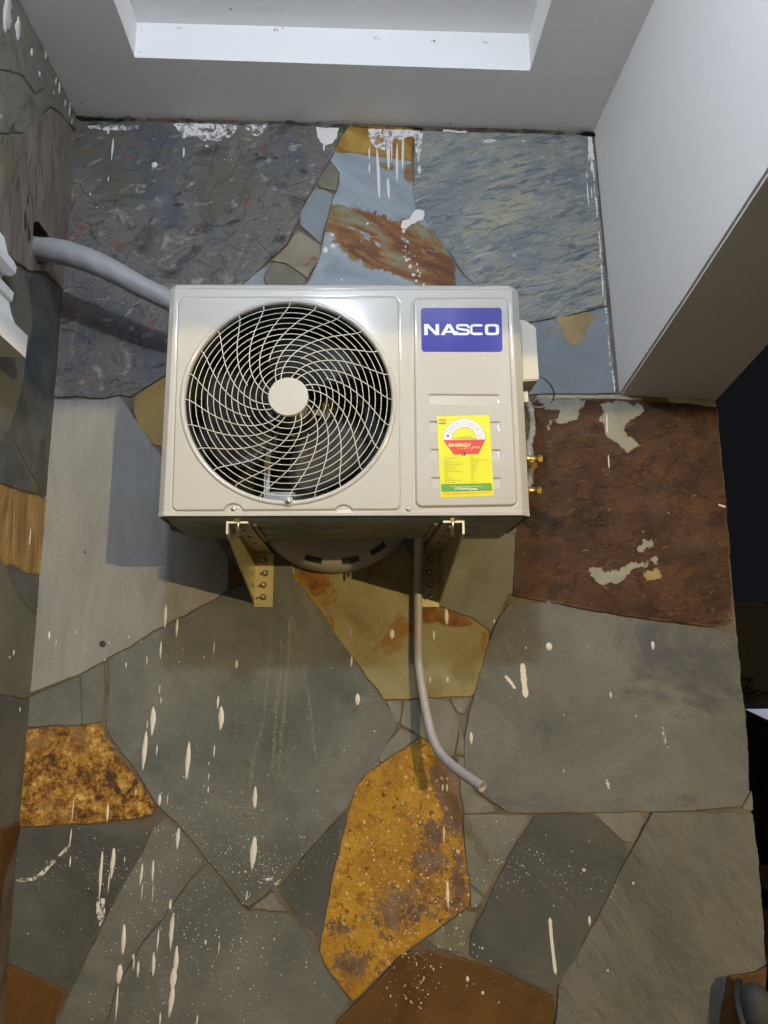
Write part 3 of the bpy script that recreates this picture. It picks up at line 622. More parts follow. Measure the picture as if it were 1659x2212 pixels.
def patch(poly, mi=0, up=.0012, zoom=None, frame=fwall, cv=wp, step=.004, a1=.004, a2=.002):
    p = [zoom(*q) for q in poly] if zoom else poly
    p = [cv(*q) for q in p]
    if area(p) < 0: p = p[::-1]
    p = rough(p, step, a1, a2); V, T = fill([p])
    vb = [b.verts.new(frame(v.x, v.y, .0125+up+und(v.x, v.y)*2)) for v in V]
    for f in T:
        try: fc = b.faces.new([vb[i] for i in f]); fc.material_index = mi
        except ValueError: pass
def streak(pts, w, mi=0, up=.0010, zoom=None, cv=wp, jag=.35):
    P = [Vector(cv(*(zoom(*q) if zoom else q))) for q in pts]
    P3 = catmull([(p.x, p.y, 0) for p in P], 8) if len(P) > 2 else [Vector((p.x, p.y, 0)).lerp(Vector((q.x, q.y, 0)), k/8) for p, q in zip(P, P[1:]) for k in range(9)]
    prev = None; n = len(P3)
    for i, p in enumerate(P3):
        d = (P3[min(i+1, n-1)]-P3[max(i-1, 0)]).normalized(); nn = Vector((-d.y, d.x, 0)); hw = w*PX*.5*(1-jag*rng.random())*(1 if 0 < i < n-1 else .3)
        h = surf(fwall, p.x, p.y)+up
        cur = (b.verts.new(fwall(p.x+nn.x*hw, p.y+nn.y*hw, h)), b.verts.new(fwall(p.x-nn.x*hw, p.y-nn.y*hw, h)))
        if prev: f = b.faces.new((prev[0], prev[1], cur[1], cur[0])); f.material_index = mi
        prev = cur
# drips below the ceiling
for (x, y0, y1, w) in ((798,313,347,5),(798,350,377,5),(817,300,446,8),(839,290,376,9),(839,378,436,8),(846,290,359,4),(858,300,402,7),(870,278,376,7),(904,285,360,5),(906,355,378,8),(700,300,329,6),(234,278,292,7),(243,292,352,5),(234,380,394,3),(397,316,343,6),(1279,345,375,8),(1268,372,386,4),(1270,388,450,3),(1278,400,432,3),(1272,330,350,5)):
    splat(x, (y0+y1)/2, w, y1-y0, n=14, jag=.25, taper=.35 if w < 6 else .1)
for poly, mi in (([(375,268),(420,268),(468,270),(515,272),(505,290),(490,302),(470,308),(455,304),(440,306),(425,296),(395,300),(385,285)],1), ([(530,272),(575,272),(572,286),(560,294),(548,296),(540,290),(532,282)],1),
    ([(682,275),(732,278),(728,300),(716,312),(704,316),(692,310),(686,295)],0), ([(797,280),(896,282),(896,300),(880,296),(868,306),(850,300),(842,330),(836,318),(830,326),(815,320),(806,318),(798,300)],1),
    ([(845,281),(895,283),(893,294),(872,300),(862,292),(848,296)],0), ([(893,282),(912,284),(910,330),(904,340),(898,330)],1), ([(955,281),(1010,284),(1008,288),(957,286)],0), ([(1040,303),(1062,301),(1078,306),(1055,309),(1042,311)],1), ([(1268,290),(1278,294),(1284,345),(1276,350),(1270,315)],0),
    ([(870,478),(883,474),(893,458),(902,453),(917,456),(914,475),(898,480),(886,486),(877,496),(868,494)],0), ([(190,272),(260,272),(300,274),(300,280),(240,284),(195,279)],1) ):
    patch(poly, mi)
for (x, y, w, h) in ((334,356,14,15),(703,540,13,15),(719,532,14,14),(872,499,9,10),(881,521,4,5),(876,533,4,5),(884,546,3,3),(878,562,8,9),(874,555,4,4),(884,560,5,5),(886,576,9,10),(901,571,5,6),(903,585,6,6),(893,594,9,8),(906,596,5,5),(899,607,7,7),(915,615,7,6),(908,590,4,4),(794,483,6,6),(738,604,4,5),(718,507,10,8),(195,420,4,7),(209,448,3,3),(247,470,3,3),(415,398,4,5),(447,316,10,6),(485,345,3,3),(500,346,3,3),(1130,305,6,6),(1090,350,3,3),(1295,553,4,5),(1190,470,2,5)):
    splat(x, y, w, h, n=10)
# long falling drops, (x, y, width, height) in the lower wall
for (x, y, w, h) in ((545,240,7,30),(660,483,28,138),(637,497,5,40),(625,612,26,176),(812,652,26,174),(955,470,30,115),(942,400,12,60),(695,175,10,84),(635,220,5,44),(690,345,6,40),(696,393,6,34),(678,608,8,50),(926,612,8,60),(902,722,6,30),(900,780,7,34),(903,664,5,14),(925,165,5,60),(765,80,14,90),(715,30,18,110),(213,112,12,40),(243,143,5,22),(332,98,4,14),(556,118,4,14),(1545,388,24,56),(1515,100,5,30),(1518,225,10,50),(1022,236,14,40),(882,205,4,16),
    (1102,810,24,104),(1095,1050,34,150),(690,822,18,52),(588,788,8,30),(466,878,14,84),(316,870,5,100),(305,985,8,80),(303,1090,9,50),(486,1095,24,146),(435,1150,16,230),(768,990,20,94),(724,820,4,50),(595,1072,7,56),(538,1080,6,24),(610,1145,14,98),(660,1130,14,100),(613,1220,5,80),(660,1220,4,90),(735,1280,14,60),(740,1400,22,150),(745,1360,20,100),(682,1430,10,100),(533,1425,24,138),(515,1575,30,86),(505,1700,10,150),(597,1555,13,72),(663,1532,18,108),(578,1530,8,60),(760,1520,26,140),(748,1600,34,110),(740,1690,26,150),(692,1770,9,60),(852,1775,9,50),(946,1460,6,60),(888,1437,12,22),(1067,1235,6,44),(575,1500,12,24),(947,1415,6,10),(1345,0,1,1),(470,1180,7,90)):
    splat(*E1(x, y), w*.5, h*.5, n=24, jag=.24, taper=.45 if h > 3*w else .15, mi=0, tilt=-1.5)
for poly in ([(1170,1165),(1190,1170),(1212,1165),(1205,1190),(1185,1188)], [(420,1240),(455,1250),(450,1330),(435,1370),(418,1330)], [(1185,1150),(1150,1160),(1120,1165),(1180,1172)]):
    patch(poly, 1, zoom=E1)
for (x, y, w, h) in ((712,160,32,38),(1160,155,16,38),(978,370,10,28),(887,1345,14,44),(862,1125,16,16),(1075,1181,12,12),(965,1556,12,14),(376,555,18,54),(35,106,24,44),(270,30,22,76),(216,110,12,44),(475,50,10,20),(540,167,6,6),(612,166,10,10),(252,770,10,34),(272,770,10,34),(258,975,8,80),(425,1463,10,10),(312,1377,10,10),(328,1320,10,10),(403,1498,6,6),(360,1595,16,24),(426,1655,14,16),(495,1695,8,8),(1088,460,7,5),(200,305,8,30),(275,303,10,28),(285,226,6,6),(275,1230,18,120),(388,1446,9,8),(1050,990,1,1),(190,1660,8,7),(140,1530,6,20),(775,697,4,20)):
    splat(*E2(x, y), w*.5, h*.5, n=12, jag=.15, taper=.3 if h > 2.5*w else 0)
streak([(597,232),(603,300),(612,380)], 14, zoom=E2, jag=.3); streak([(522,286),(545,312),(566,342)], 8, zoom=E2, jag=.5)
streak([(716,1330),(724,1430),(741,1575)], 7, zoom=E2, jag=.2); streak([(1198,505),(1210,560),(1224,600)], 7, zoom=E2, jag=.6, mi=1); streak([(944,710),(958,735),(974,775)], 8, zoom=E2, jag=.7, mi=1)
streak([(1337,1276),(1385,1292)], 5, zoom=lambda x, y: (1097.2+.3386*x, 658.3+.3386*y)); streak([(628,690),(630,820)], 3, zoom=ZD); streak([(637,960),(643,1045)], 3, zoom=ZD)
for (x, y) in ((1023,1330),(862,1450),(1370,1285)): splat(*ZD(x, y), 3, 3, n=8)
# paint smeared along the beam joint
for (xa, ya, xb, yb) in ((1281,360,1284,420),(1286,425,1290,470),(1293,500,1297,560),(1298,570,1302,640),(1306,650,1311,700),(1312,720,1318,790),(1322,800,1328,848)):
    streak([(xa,ya),((xa+xb)/2+1,(ya+yb)/2),(xb,yb)], rng.uniform(3,6), rng.choice((0,1)), jag=.8)
# chalky scribbles and water marks
for pts in ([(560,350),(545,430),(560,460),(600,440),(640,370),(620,350),(580,370)], [(700,352),(780,338)], [(760,388),(800,390),(775,402)], [(838,342),(915,320)], [(1085,325),(1100,370),(1125,372)], [(1120,318),(1140,318)], [(1250,335),(1280,370),(1255,405),(1290,400)], [(1330,370),(1355,405),(1330,410)], [(1400,365),(1402,395),(1425,375)], [(1455,365),(1475,410),(1462,460),(1440,494)], [(890,400),(945,372)], [(1195,330),(1350,332)], [(1270,405),(1375,405)]):
    streak(pts, 2.0, 2, zoom=E1, jag=.6)
for pts, w in (([(1168,40),(1165,200),(1150,350),(1140,480)],4), ([(1260,20),(1300,200),(1330,350),(1350,520),(1370,680)],4), ([(1255,30),(1245,200),(1230,400),(1215,560),(1200,700)],6), ([(1210,270),(1195,400),(1185,560),(1180,700),(1215,720)],5), ([(1140,480),(1105,600),(1085,720),(1078,860),(1080,960)],6), ([(1215,130),(1215,260),(1205,420)],3), ([(935,110),(918,180),(915,280)],3), ([(1180,700),(1200,780),(1180,830)],2), ([(50,1170),(150,1160),(220,1100),(305,1015)],5), ([(172,1110),(170,1250)],3)):
    streak(pts, w*1.7, 2 if pts[0][0] != 50 else 1, zoom=E1, jag=.5)
# fine mist of dots
def mist(cx, cy, sx, sy, n, smin=1.1, smax=3.2, zoom=E1):
    for _ in range(n):
        x, y = rng.gauss(cx, sx), rng.gauss(cy, sy); s = smin+(smax-smin)*rng.random()**3
        px, py = zoom(x, y)
        if 0 < px < 1655 and 1100 < py < 2225: splat(px, py, s, s*rng.uniform(.9, 1.5), n=6, jag=.2)
mist(1030,1050,200,110,230); mist(1120,1130,90,50,110); mist(850,900,200,80,80); mist(600,1500,160,130,60); mist(730,1300,120,120,90); mist(1050,1480,150,110,110, 1.2, 4); mist(900,1350,220,110,70); mist(400,1120,120,60,70); mist(560,1130,120,60,50)
mist(1250,500,220,160,40); mist(900,1700,260,90,60); mist(1400,1000,80,150,40, 1.1, 2.4)
mist(560,1120,130,50,90, zoom=E2); mist(500,1000,90,70,50, zoom=E2); mist(850,1150,160,80,50, zoom=E2); mist(120,1500,60,70,60, 1.5, 4.5, zoom=E2); mist(130,1620,60,60,40, 1.5, 4.5, zoom=E2); mist(350,1450,60,70,25, 1.5, 4, zoom=E2)
mist(100,1050,110,200,200, 1.2, 4.5, zoom=E2); mist(250,1200,60,110,90, 1.2, 4, zoom=E2); mist(500,350,300,200,25, 1, 2.5, zoom=E2)
mist(560,150,300,80,20, 1.2, 4)
for (x, y, w, h) in ((541,1010,30,30),(620,985,34,28),(575,965,14,26),(508,955,14,30),(640,915,26,24),(700,1030,30,44),(565,1080,40,40),(600,1070,20,40),(450,1000,24,50),(820,1060,24,28),(680,1110,24,28),(540,1190,12,28),(500,1335,24,40),(418,1380,14,22),(620,1370,28,30),(1120,1468,22,16),(1125,1535,16,26),(1070,1622,20,26),(850,1675,14,30),(1035,1660,18,60),(1045,1740,16,60),(985,1700,30,30),(740,1420,30,40),(720,1460,40,30),(690,1520,5,40),(365,1210,5,20)):
    splat(*ZF(x, y), w*.22, h*.24, tilt=rng.uniform(-40, 40), n=7, jag=.5, mi=3)
o = obj('paint_spatter', b, [M['paint'], M['smear'], M['stain'], M['flake_ochre']], WL); o['kind'] = 'stuff'
# drilled holes
b = NB()
for (x, y, r) in ((222,1391,7),(184,1193,2.5),(1178,1758,2),(1190,1758,2)):
    u, v = wp(x, y); h = surf(fwall, u, v); lathe(b, [(0, .0006), (r*PX*.8, .0004), (r*PX, .0001)], (u, -h-.0006, v), (0,-1,0), 10)
obj('drill_hole', b, M['dark'], WL)

# ------------------------------------------------------------------ left wall
LW = empty('side_wall', (XL, -.3, 0), 'dark mottled stone clad side wall on the left with a rough cement patch round a pipe hole', 'wall')
HOLE = chaikin([lp(*p) for p in ((72,480),(82,478),(90,490),(104,508),(108,522),(112,560),(100,572),(80,568),(74,540),(70,505))], 1)
if area(HOLE) < 0: HOLE = HOLE[::-1]
b = NB(); V, T = fill([[(-4.6,-.3),(0,-.3),(0,3.3),(-4.6,3.3)], HOLE]); vb = [b.verts.new((XL+.0085, v.x, v.y)) for v in V]
for f in T: b.faces.new([vb[i] for i in f])
h0 = [b.verts.new((XL+.0085, *p)) for p in HOLE]; h1 = [b.verts.new((XL-.12, *p)) for p in HOLE]
for i in range(len(HOLE)): b.faces.new((h0[i], h1[i], h1[(i+1) % len(HOLE)], h0[(i+1) % len(HOLE)]))
b.faces.new(h1)
box(b, (XL-.3,-4.6,-.3), (XL-.121,0.02,3.3))
obj('mortar_bed', b, M['mortar'], LW)
SL = ['moss','cement','navy','grey_left','gold_left','slate','rust_brown','beige']; il = {n: i for i, n in enumerate(SL)}
b = NB(); LAY = (b.verts.layers.float.new('edge'), b.verts.layers.float.new('m1'))
def sl(poly, mat, **kw): stone(b, fleft, poly, il[mat], conv=lp, lay=LAY, joint=-.003, **kw)
sl([(-60,-145),(0,-62),(40,2),(110,142),(98,185),(78,200),(50,158),(0,148),(-60,120)], 'moss', und_a=2)
sl([(-60,130),(0,155),(48,165),(76,207),(58,218),(48,240),(28,262),(20,284),(-60,290)], 'moss', und_a=2)
sl([(112,146),(154,240),(152,258),(134,246),(110,228),(85,250),(52,284),(38,284),(32,262),(52,242),(62,220),(80,206),(102,190)], 'moss', und_a=2)
stone(b, fleft, [lp(*p) for p in ((-60,298),(20,292),(49,290),(76,262),(109,236),(134,250),(152,268),(148,400),(137,500),(131,590),(126,612),(108,600),(100,588),(60,582),(30,562),(-60,480))], il['cement'], lay=LAY, thick=.012, hole=HOLE, und_a=4, grid=.01)
sl([(54,594),(104,602),(126,618),(125,667),(116,760),(104,860),(99,930),(90,1010),(80,1062),(62,1010),(38,960),(20,930),(45,850),(60,760),(72,700),(66,640)], 'navy')
sl([(-60,500),(20,566),(52,592),(64,640),(70,700),(58,760),(43,850),(17,930),(-60,900)], 'grey_left')
sl([(-60,905),(18,934),(60,1014),(76,1064),(0,1042),(-60,1025)], 'navy')
sl([(-60,1035),(0,1051),(28,1058),(29,1217),(11,1219),(0,1206),(-60,1150)], 'gold_left')
sl([(32,1059),(80,1070),(82,1090),(76,1178),(68,1235),(52,1233),(32,1222)], 'gold_left')
sl([(-60,1160),(0,1212),(12,1224),(40,1290),(62,1340),(58,1420),(49,1508),(20,1500),(-60,1482)], 'grey_left')
sl([(16,1224),(30,1226),(68,1240),(66,1290),(63,1332),(42,1285)], 'slate')
sl([(-60,1495),(0,1503),(42,1520),(36,1600),(27,1700),(22,1784),(0,1790),(-60,1795)], 'slate')
sl([(-60,1805),(20,1795),(8,1900),(-2,2010),(-60,2140)], 'rust_brown')
for k in range(7):       # the rest of the wall towards the street, out of frame
    for j in range(6):
        y0, z0 = -4.4+k*.55, .02+j*.5; d = lambda: rng.uniform(-.05, .05)
        if y0 > -.95: continue
        stone(b, fleft, [(y0+d(),z0+d()),(y0+.5+d(),z0+d()),(y0+.52+d(),z0+.46+d()),(y0+d(),z0+.45+d())], rng.choice([0,2,3,5,5,7]), lay=LAY, reg=False, grid=.08)
obj('stone_cladding', b, [M[k] for k in SL], LW)
b = NB(); rng = random.Random(9)
splat(14, 26, 26, 60, frame=fleft, cv=lp, n=24, jag=.5, mi=0); splat(38, 62, 18, 34, frame=fleft, cv=lp, n=20, jag=.5, mi=0)
for (x, y, w, h) in ((120,175,6,12),(128,190,8,16),(115,200,5,5),(150,235,5,20),(140,222,4,10),(98,118,8,16),(155,262,3,8),(68,112,12,14),(85,160,10,8),(155,300,1,1),(258,634,5,5),(2,252,3,8),(30,1410,6,8),(21,1420,3,4),(43,1533,4,6),(64,1160,4,22)):
    splat(x, y, w*.6, h*.8, frame=fleft, cv=lp, n=9, jag=.3)
o = obj('paint_spatter', b, M['paint'], LW); o['kind'] = 'stuff'

# cornice of a window head on the left wall: roll, fillet, cove; runs towards the street
b = NB()
prof = [(-.0, 2.52)]
def pj(x, y, d): v = onY(x, y, d); return (v.x, v.z)
YE = -.385
P = [(XL+.003, 2.525), pj(18,553,YE), pj(30,564,YE), pj(36,578,YE), pj(34,590,YE), pj(24,598,YE), pj(8,594,YE), pj(2,602,YE), pj(30,633,YE), pj(27,650,YE), pj(20,655,YE), pj(25,680,YE), pj(33,700,YE), pj(44,714,YE), pj(60,726,YE), pj(55,773,YE), (XL+.003, pj(0,770,YE)[1])]
P = [(max(x, XL+.004) if i else x, z) for i, (x, z) in enumerate(P)]
prism(b, [(x, YE, z) for x, z in P], (0,-1.5,0))
tag(obj('window_cornice', b, M['wallpaint'], None, origin=(XL, YE, P[-1][1])), 'white painted moulded window cornice jutting in from the left edge of the photo', 'cornice')

# ------------------------------------------------------------------ haunched beam on the right
b = NB(); XB0, XB1 = .752, 1.06
sec = [(-.0,2.236),(-.45,2.312),(-.84,2.385),(-1.3,2.40),(-4.6,2.41)]
for i, (y, z) in enumerate(sec):
    pass
v0 = [(.769, y, z) for y, z in sec]; v1 = [(XB1, y, z-.010) for y, z in sec]
t0 = [(.733, y, 3.35) for y, z in sec]; t1 = [(XB1-.01, y, 3.35) for y, z in sec]
ring = list(zip(v0, v1, t1, t0)); R_ = [[b.verts.new(p) for p in q] for q in ring]
for A, B in zip(R_, R_[1:]):
    for k in range(4): b.faces.new((A[k], A[(k+1) % 4], B[(k+1) % 4], B[k]))
b.faces.new(R_[0]); b.faces.new(R_[-1][::-1]); bmesh.ops.recalc_face_normals(b, faces=b.faces)
es = [e for e in b.edges if abs(e.verts[0].co.y-e.verts[1].co.y) > .1 and e.verts[0].co.z < 2.6]
bmesh.ops.bevel(b, geom=es, offset=.006, segments=2, affect='EDGES')
tag(obj('roof_beam', b, M['beam'], None, origin=(.9,0,2.236)), 'white painted concrete roof beam with a dark sloping underside, right of the stone wall', 'beam')
b = NB(); box(b, (-.85,-3.62,2.407), (4.2,-3.40,3.45), bev=.008)
tag(obj('front_beam', b, M['beam'], None, origin=(1.6,-3.5,2.407)), 'white painted beam across the front of the porch, behind the camera', 'beam')
# dark grime line where ceiling meets walls
b = NB(); rng = random.Random(3)
def grime(p, q, n, s):
    for k in range(n):
        t_ = rng.random(); c = Vector(p).lerp(Vector(q), t_)+Vector((0,0,rng.gauss(0,.0035))); r = s*rng.uniform(.3,1)**2
        w = rng.uniform(2, 7); d = (Vector(q)-Vector(p)).normalized()
        pts = [c+d*(math.cos(a)*r*w)*rng.uniform(.6,1)+Vector((0,0,math.sin(a)*r*rng.uniform(.5,1.2))) for a in (k2*math.pi/4 for k2 in range(8))]
        b.faces.new([b.verts.new(x) for x in pts])
grime((-.84,-.0145,3.094), (.74,-.0145,3.083), 190, .0035)
grime((-.84,-.0147,3.094), (-.70,-.0147,3.088), 40, .006); grime((.70,-.0147,3.08), (.735,-.0147,3.078), 20, .008)
o = obj('grime', b, M['dark'], WL); o['kind'] = 'stuff'
b = NB()
for (px, py, r) in ((385,60,.004),(598,64,.006),(812,82,.0035),(820,85,.002),(935,88,.005),(1048,92,.004),(306,65,.002),(815,105,.0015),(1080,128,.0015),(300,112,.002),(1143,150,.002)):
    c = onY(px, py, TY1-.001); zz = min(c.z, TZ-.002)
    for k in range(5):
        q = Vector((c.x+rng.gauss(0,r), TY1-.0008-.0001*k, zz+rng.gauss(0,r*.5))); b.faces.new([b.verts.new(q+Vector((math.cos(a)*r*rng.uniform(.2,.7), 0, math.sin(a)*r*rng.uniform(.15,.6)))) for a in (k2*math.pi/3 for k2 in range(6))])
o = obj('cobweb', b, M['cobweb'], CEIL); o['kind'] = 'stuff'

# ------------------------------------------------------------------ air conditioner outdoor unit
YB = -0.205                                   # back of the casing
_e = lambda x, y, d: onY(x, y, YF+d)
BL, BR, TR, TL = (_e(343,1115,.013).x, ap(343,1115)[1]), (_e(1144,1113,.016).x, ap(1144,1113)[1]), (_e(1119,618,.016).x, _e(1118,618,.012).z), (_e(369,615,.013).x, _e(370,615,.012).z)
def sst(x): x = max(0., min(1., x)); return x*x*(3-2*x)
ACO = empty('air_conditioner', ((BL[0]+BR[0])/2, (YF+YB)/2, BL[1]), 'cream outdoor air conditioner with round fan grille, blue name plate and yellow sticker', 'air conditioner')
FC = (-.1415, 2.0505); RO = .2368; RI = .2258; HC = ap(623.5, 866)
def acp(x, z, out=0.): return Vector((x, YF-out, z))
# casing front as a pressed sheet: one fine grid with real relief
NXg, NZg = 620, 412
s_ = np.linspace(0, 1, NXg); t_ = np.linspace(0, 1, NZg); S, T = np.meshgrid(s_, t_)
GX = (1-S)*(1-T)*BL[0]+S*(1-T)*BR[0]+S*T*TR[0]+(1-S)*T*TL[0]
GZ = (1-S)*(1-T)*BL[1]+S*(1-T)*BR[1]+S*T*TR[1]+(1-S)*T*TL[1]
def smooth(a): a = np.clip(a, 0, 1); return a*a*(3-2*a)
def sd_rr(poly, r):
    """signed distance (negative inside) of a quad grown from its inset corners by r"""
    q = [Vector(p) for p in poly]; c = sum(q, Vector((0, 0)))/len(q)
    qi = [(p.x+(r if p.x < c.x else -r), p.y+(r if p.y < c.y else -r)) for p in q]
    d = edist(GX.ravel(), GZ.ravel(), qi).reshape(GX.shape); ins = inside(GX.ravel(), GZ.ravel(), qi).reshape(GX.shape)
    return np.where(ins, -d, d)-r
wl = (GX-((1-T)*BL[0]+T*TL[0])); wr = (((1-T)*BR[0]+T*TR[0])-GX); wt = (1-T)*(TL[1]-BL[1]); wb = T*(TL[1]-BL[1])
H = np.zeros_like(GX)
for d, c in ((wl, .013), (wr, .019), (wt, .012)): H -= np.maximum(0, c-d)*(.9 if c > .0125 else 1.0)
H -= .0012*np.exp(-((wt-.0165)/.0013)**2)
H += .0022*smooth((.010-wb)/.002)
P1 = sd_rr([ap(371,1104), ap(866,1102), ap(861,643), ap(386,644)], .014)
for (cx, cy, rr) in ((504,1106,.021), (742,1108,.020)):
    c = ap(cx, cy); d = np.hypot((GX-c[0]), (GZ-c[1])*1.15)-rr*.9; P1 = np.maximum(P1, -d)
H += .0036*smooth(-P1/.0034+.3)-.0020*np.exp(-(P1/.0017)**2)
P2 = sd_rr([ap(898,1096), ap(1117,1093), ap(1097,647), ap(893,648)], .014)
H += .0048*smooth(-P2/.005+.3)-.0018*np.exp(-((P2-.001)/.0025)**2)
for (xa, xb, ya, yb) in ((922,1080,853.5,875), (924,1082,912,935), (926,1083,972,995), (928,1085,1032.5,1055.5)):
    a = ap(xa, yb); c = ap(xb, ya); cx, cz = (a[0]+c[0])/2, (a[1]+c[1])/2; hx, hz = (c[0]-a[0])/2, (c[1]-a[1])/2
    ux = np.abs(GX-cx)/hx; uz = (GZ-cz)/hz
    win = smooth((1-ux)/.10)*smooth((1.0-np.abs(uz))/.22)
    H -= .0038*win*(0.55+.45*uz)
rfan = np.hypot(GX-FC[0], GZ-FC[1])
b = NB(); keep = rfan > RI+.003; vid = {}
def gv(i, j):
    k = i*NXg+j
    if k not in vid: vid[k] = b.verts.new((GX[i, j], YF-H[i, j], GZ[i, j]))
    return vid[k]
for i in range(NZg-1):
    for j in range(NXg-1):
        if keep[i, j] and keep[i+1, j] and keep[i, j+1] and keep[i+1, j+1]:
            f = b.faces.new((gv(i, j), gv(i, j+1), gv(i+1, j+1), gv(i+1, j))); f.smooth = True
# sides and top going back to the wall
def edge_pts(k):
    if k == 'L': return [(GX[i, 0], YF-H[i, 0], GZ[i, 0]) for i in range(NZg)]
    if k == 'R': return [(GX[i, -1], YF-H[i, -1], GZ[i, -1]) for i in range(NZg)]
    return [(GX[-1, j], YF-H[-1, j], GZ[-1, j]) for j in range(NXg)]
for k in 'LRT':
    e = edge_pts(k)
    for p, q in zip(e, e[1:]): b.faces.new([b.verts.new(x) for x in (p, q, (q[0], YB, q[2]), (p[0], YB, p[2]))])
# bottom lip turned under
n0 = [(GX[0, j], YF-H[0, j], GZ[0, j]) for j in range(0, NXg, 3)]+[(GX[0, -1], YF-H[0, -1], GZ[0, -1])]
for p, q in zip(n0, n0[1:]): quad(b, [q, p, (p[0], YF+.016, p[2]), (q[0], YF+.016, q[2])])
bmesh.ops.recalc_face_normals(b, faces=b.faces)
obj('casing', b, M['casing'], ACO)
# base pan with pressed channels, seen from below
b = NB(); zx = lambda x: BL[1]+(BR[1]-BL[1])*(x-BL[0])/(BR[0]-BL[0])
NXb, NYb = 150, 50; X0, X1 = BL[0]+.012, BR[0]-.010
gridv = []
for j in range(NYb+1):
    row = []
    for i in range(NXb+1):
        x = X0+(X1-X0)*i/NXb; y = YF+.014+(YB-YF-.014)*j/NYb; u = i/NXb; v = j/NYb
        edge = min(x-X0, X1-x, y-YF-.014, YB-y)
        h = -.012*sst(edge/.012)
        h += .006*sst((.5-abs(v-.30)/.16)*3)*sst((.5-abs(u-.32)/.42)*9) + .006*sst((.5-abs(v-.66)/.14)*3)*sst((.5-abs(u-.36)/.5)*9)
        h += .005*sst((.5-abs(math.hypot((u-.8)*2.7, (v-.5)*.95)-.27)/.12)*3)
        h -= .005*sst((.5-abs(v-.5)/.8)*5)*sst((.5-abs(u-.565)/.05)*3)
        row.append(b.verts.new((x, y, zx(x)+h+.001)))
    gridv.append(row)
for j in range(NYb):
    for i in range(NXb):
        f = b.faces.new((gridv[j][i], gridv[j+1][i], gridv[j+1][i+1], gridv[j][i+1])); f.smooth = True
obj('base_pan', b, M['galv'], ACO)
b = NB(); quad(b, [(BL[0]+.004,YB,BL[1]),(BR[0]-.004,YB,BR[1]),(TR[0],YB,TR[1]),(TL[0],YB,TL[1])])
box(b, (FC[0]-.30,YB-.05,BL[1]+.01), (FC[0]+.25,YB-.003,TL[1]-.02)); obj('coil', b, M['coil'], ACO)
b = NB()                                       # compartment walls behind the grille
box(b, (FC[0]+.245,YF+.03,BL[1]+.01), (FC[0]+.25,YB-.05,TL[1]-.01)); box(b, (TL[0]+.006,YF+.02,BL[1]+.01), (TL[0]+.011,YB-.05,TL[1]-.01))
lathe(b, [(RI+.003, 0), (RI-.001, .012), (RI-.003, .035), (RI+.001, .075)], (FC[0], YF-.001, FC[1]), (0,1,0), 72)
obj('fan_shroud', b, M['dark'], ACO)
# feet under the pan
for xx in (513, 975):
    x = ap(xx, 1115)[0]; b = NB(); z = zx(x)
    for y in (YF+.012, YB-.02): pass
    box(b, (x+.026 if xx < 700 else x-.036, YF+.035, z-.015), (x+.036 if xx < 700 else x-.026, YB-.01, z-.001), bev=.002)
    obj('foot', b, M['galv'], ACO)

# fan grille
GR = empty('fan_grille', (FC[0], YF, FC[1])); GR.parent = ACO; GR.location = Vector((FC[0], YF, FC[1]))-wloc(ACO)
del GR['_w']
cen = Vector((FC[0], YF, FC[1]))
b = NB(); lathe(b, [(RO+.001, -.002), (RO, .0035), (RO-.003, .0065), (RO-.007, .0072), (RI-.000, .004), (RI-.0015, -.002), (RI, -.012)], cen, (0,-1,0), 120)
# tab for the bottom screw
c = ap(623.5, 1084.6); lathe(b, [(.0105, 0), (.0105, .006), (.009, .0082), (0, .0084)], (c[0], YF, c[1]), (0,-1,0), 24)
bmesh.ops.recalc_face_normals(b, faces=b.faces); obj('grille_ring', b, M['casing'], GR)
def bulge(r): return .002+.016*(1-(r/RI)**2)
def tz(bm, pts, r, closed=False): tube(bm, pts, r, seg=6, closed=closed, caps=False)
RH = .0437; rings = 13; b = NB()
for k in range(1, rings+1):
    r = RH+(RI-RH)*k/(rings+.8); nn = 72
    tz(b, [cen+Vector((math.cos(a)*r, -bulge(r), math.sin(a)*r)) for a in (2*math.pi*q/nn for q in range(nn))], .00095, True)
obj('guard_rings', b, M['grille'], GR)
b = NB()
for k in range(24):
    th0 = rad(90.5+15*k); pts = []
    r_in = RH*.98 if k % 3 != 2 else .0925
    for q in range(25):
        r = RI+(r_in-RI)*q/24; tt = max(0, ((RI*.985)-r)/(RI-RH)); pts.append(cen+Vector((0, -bulge(r)-.0018, 0))+Vector((math.cos(th0+rad(69)*tt**1.4), 0, math.sin(th0+rad(69)*tt**1.4)))*r)
    tz(b, pts, .00108)
obj('spiral_spokes', b, M['grille'], GR)
b = NB(); lathe(b, [(RH, 0), (RH, .008), (RH-.0015, .0095)], cen+Vector((0,-.014,0)), (0,-1,0), 64); lathe(b, [(RH-.0015, .0095), (0, .0096)], cen+Vector((0,-.014,0)), (0,-1,0), 64, smooth=False); obj('hub_cap', b, M['casing'], GR)

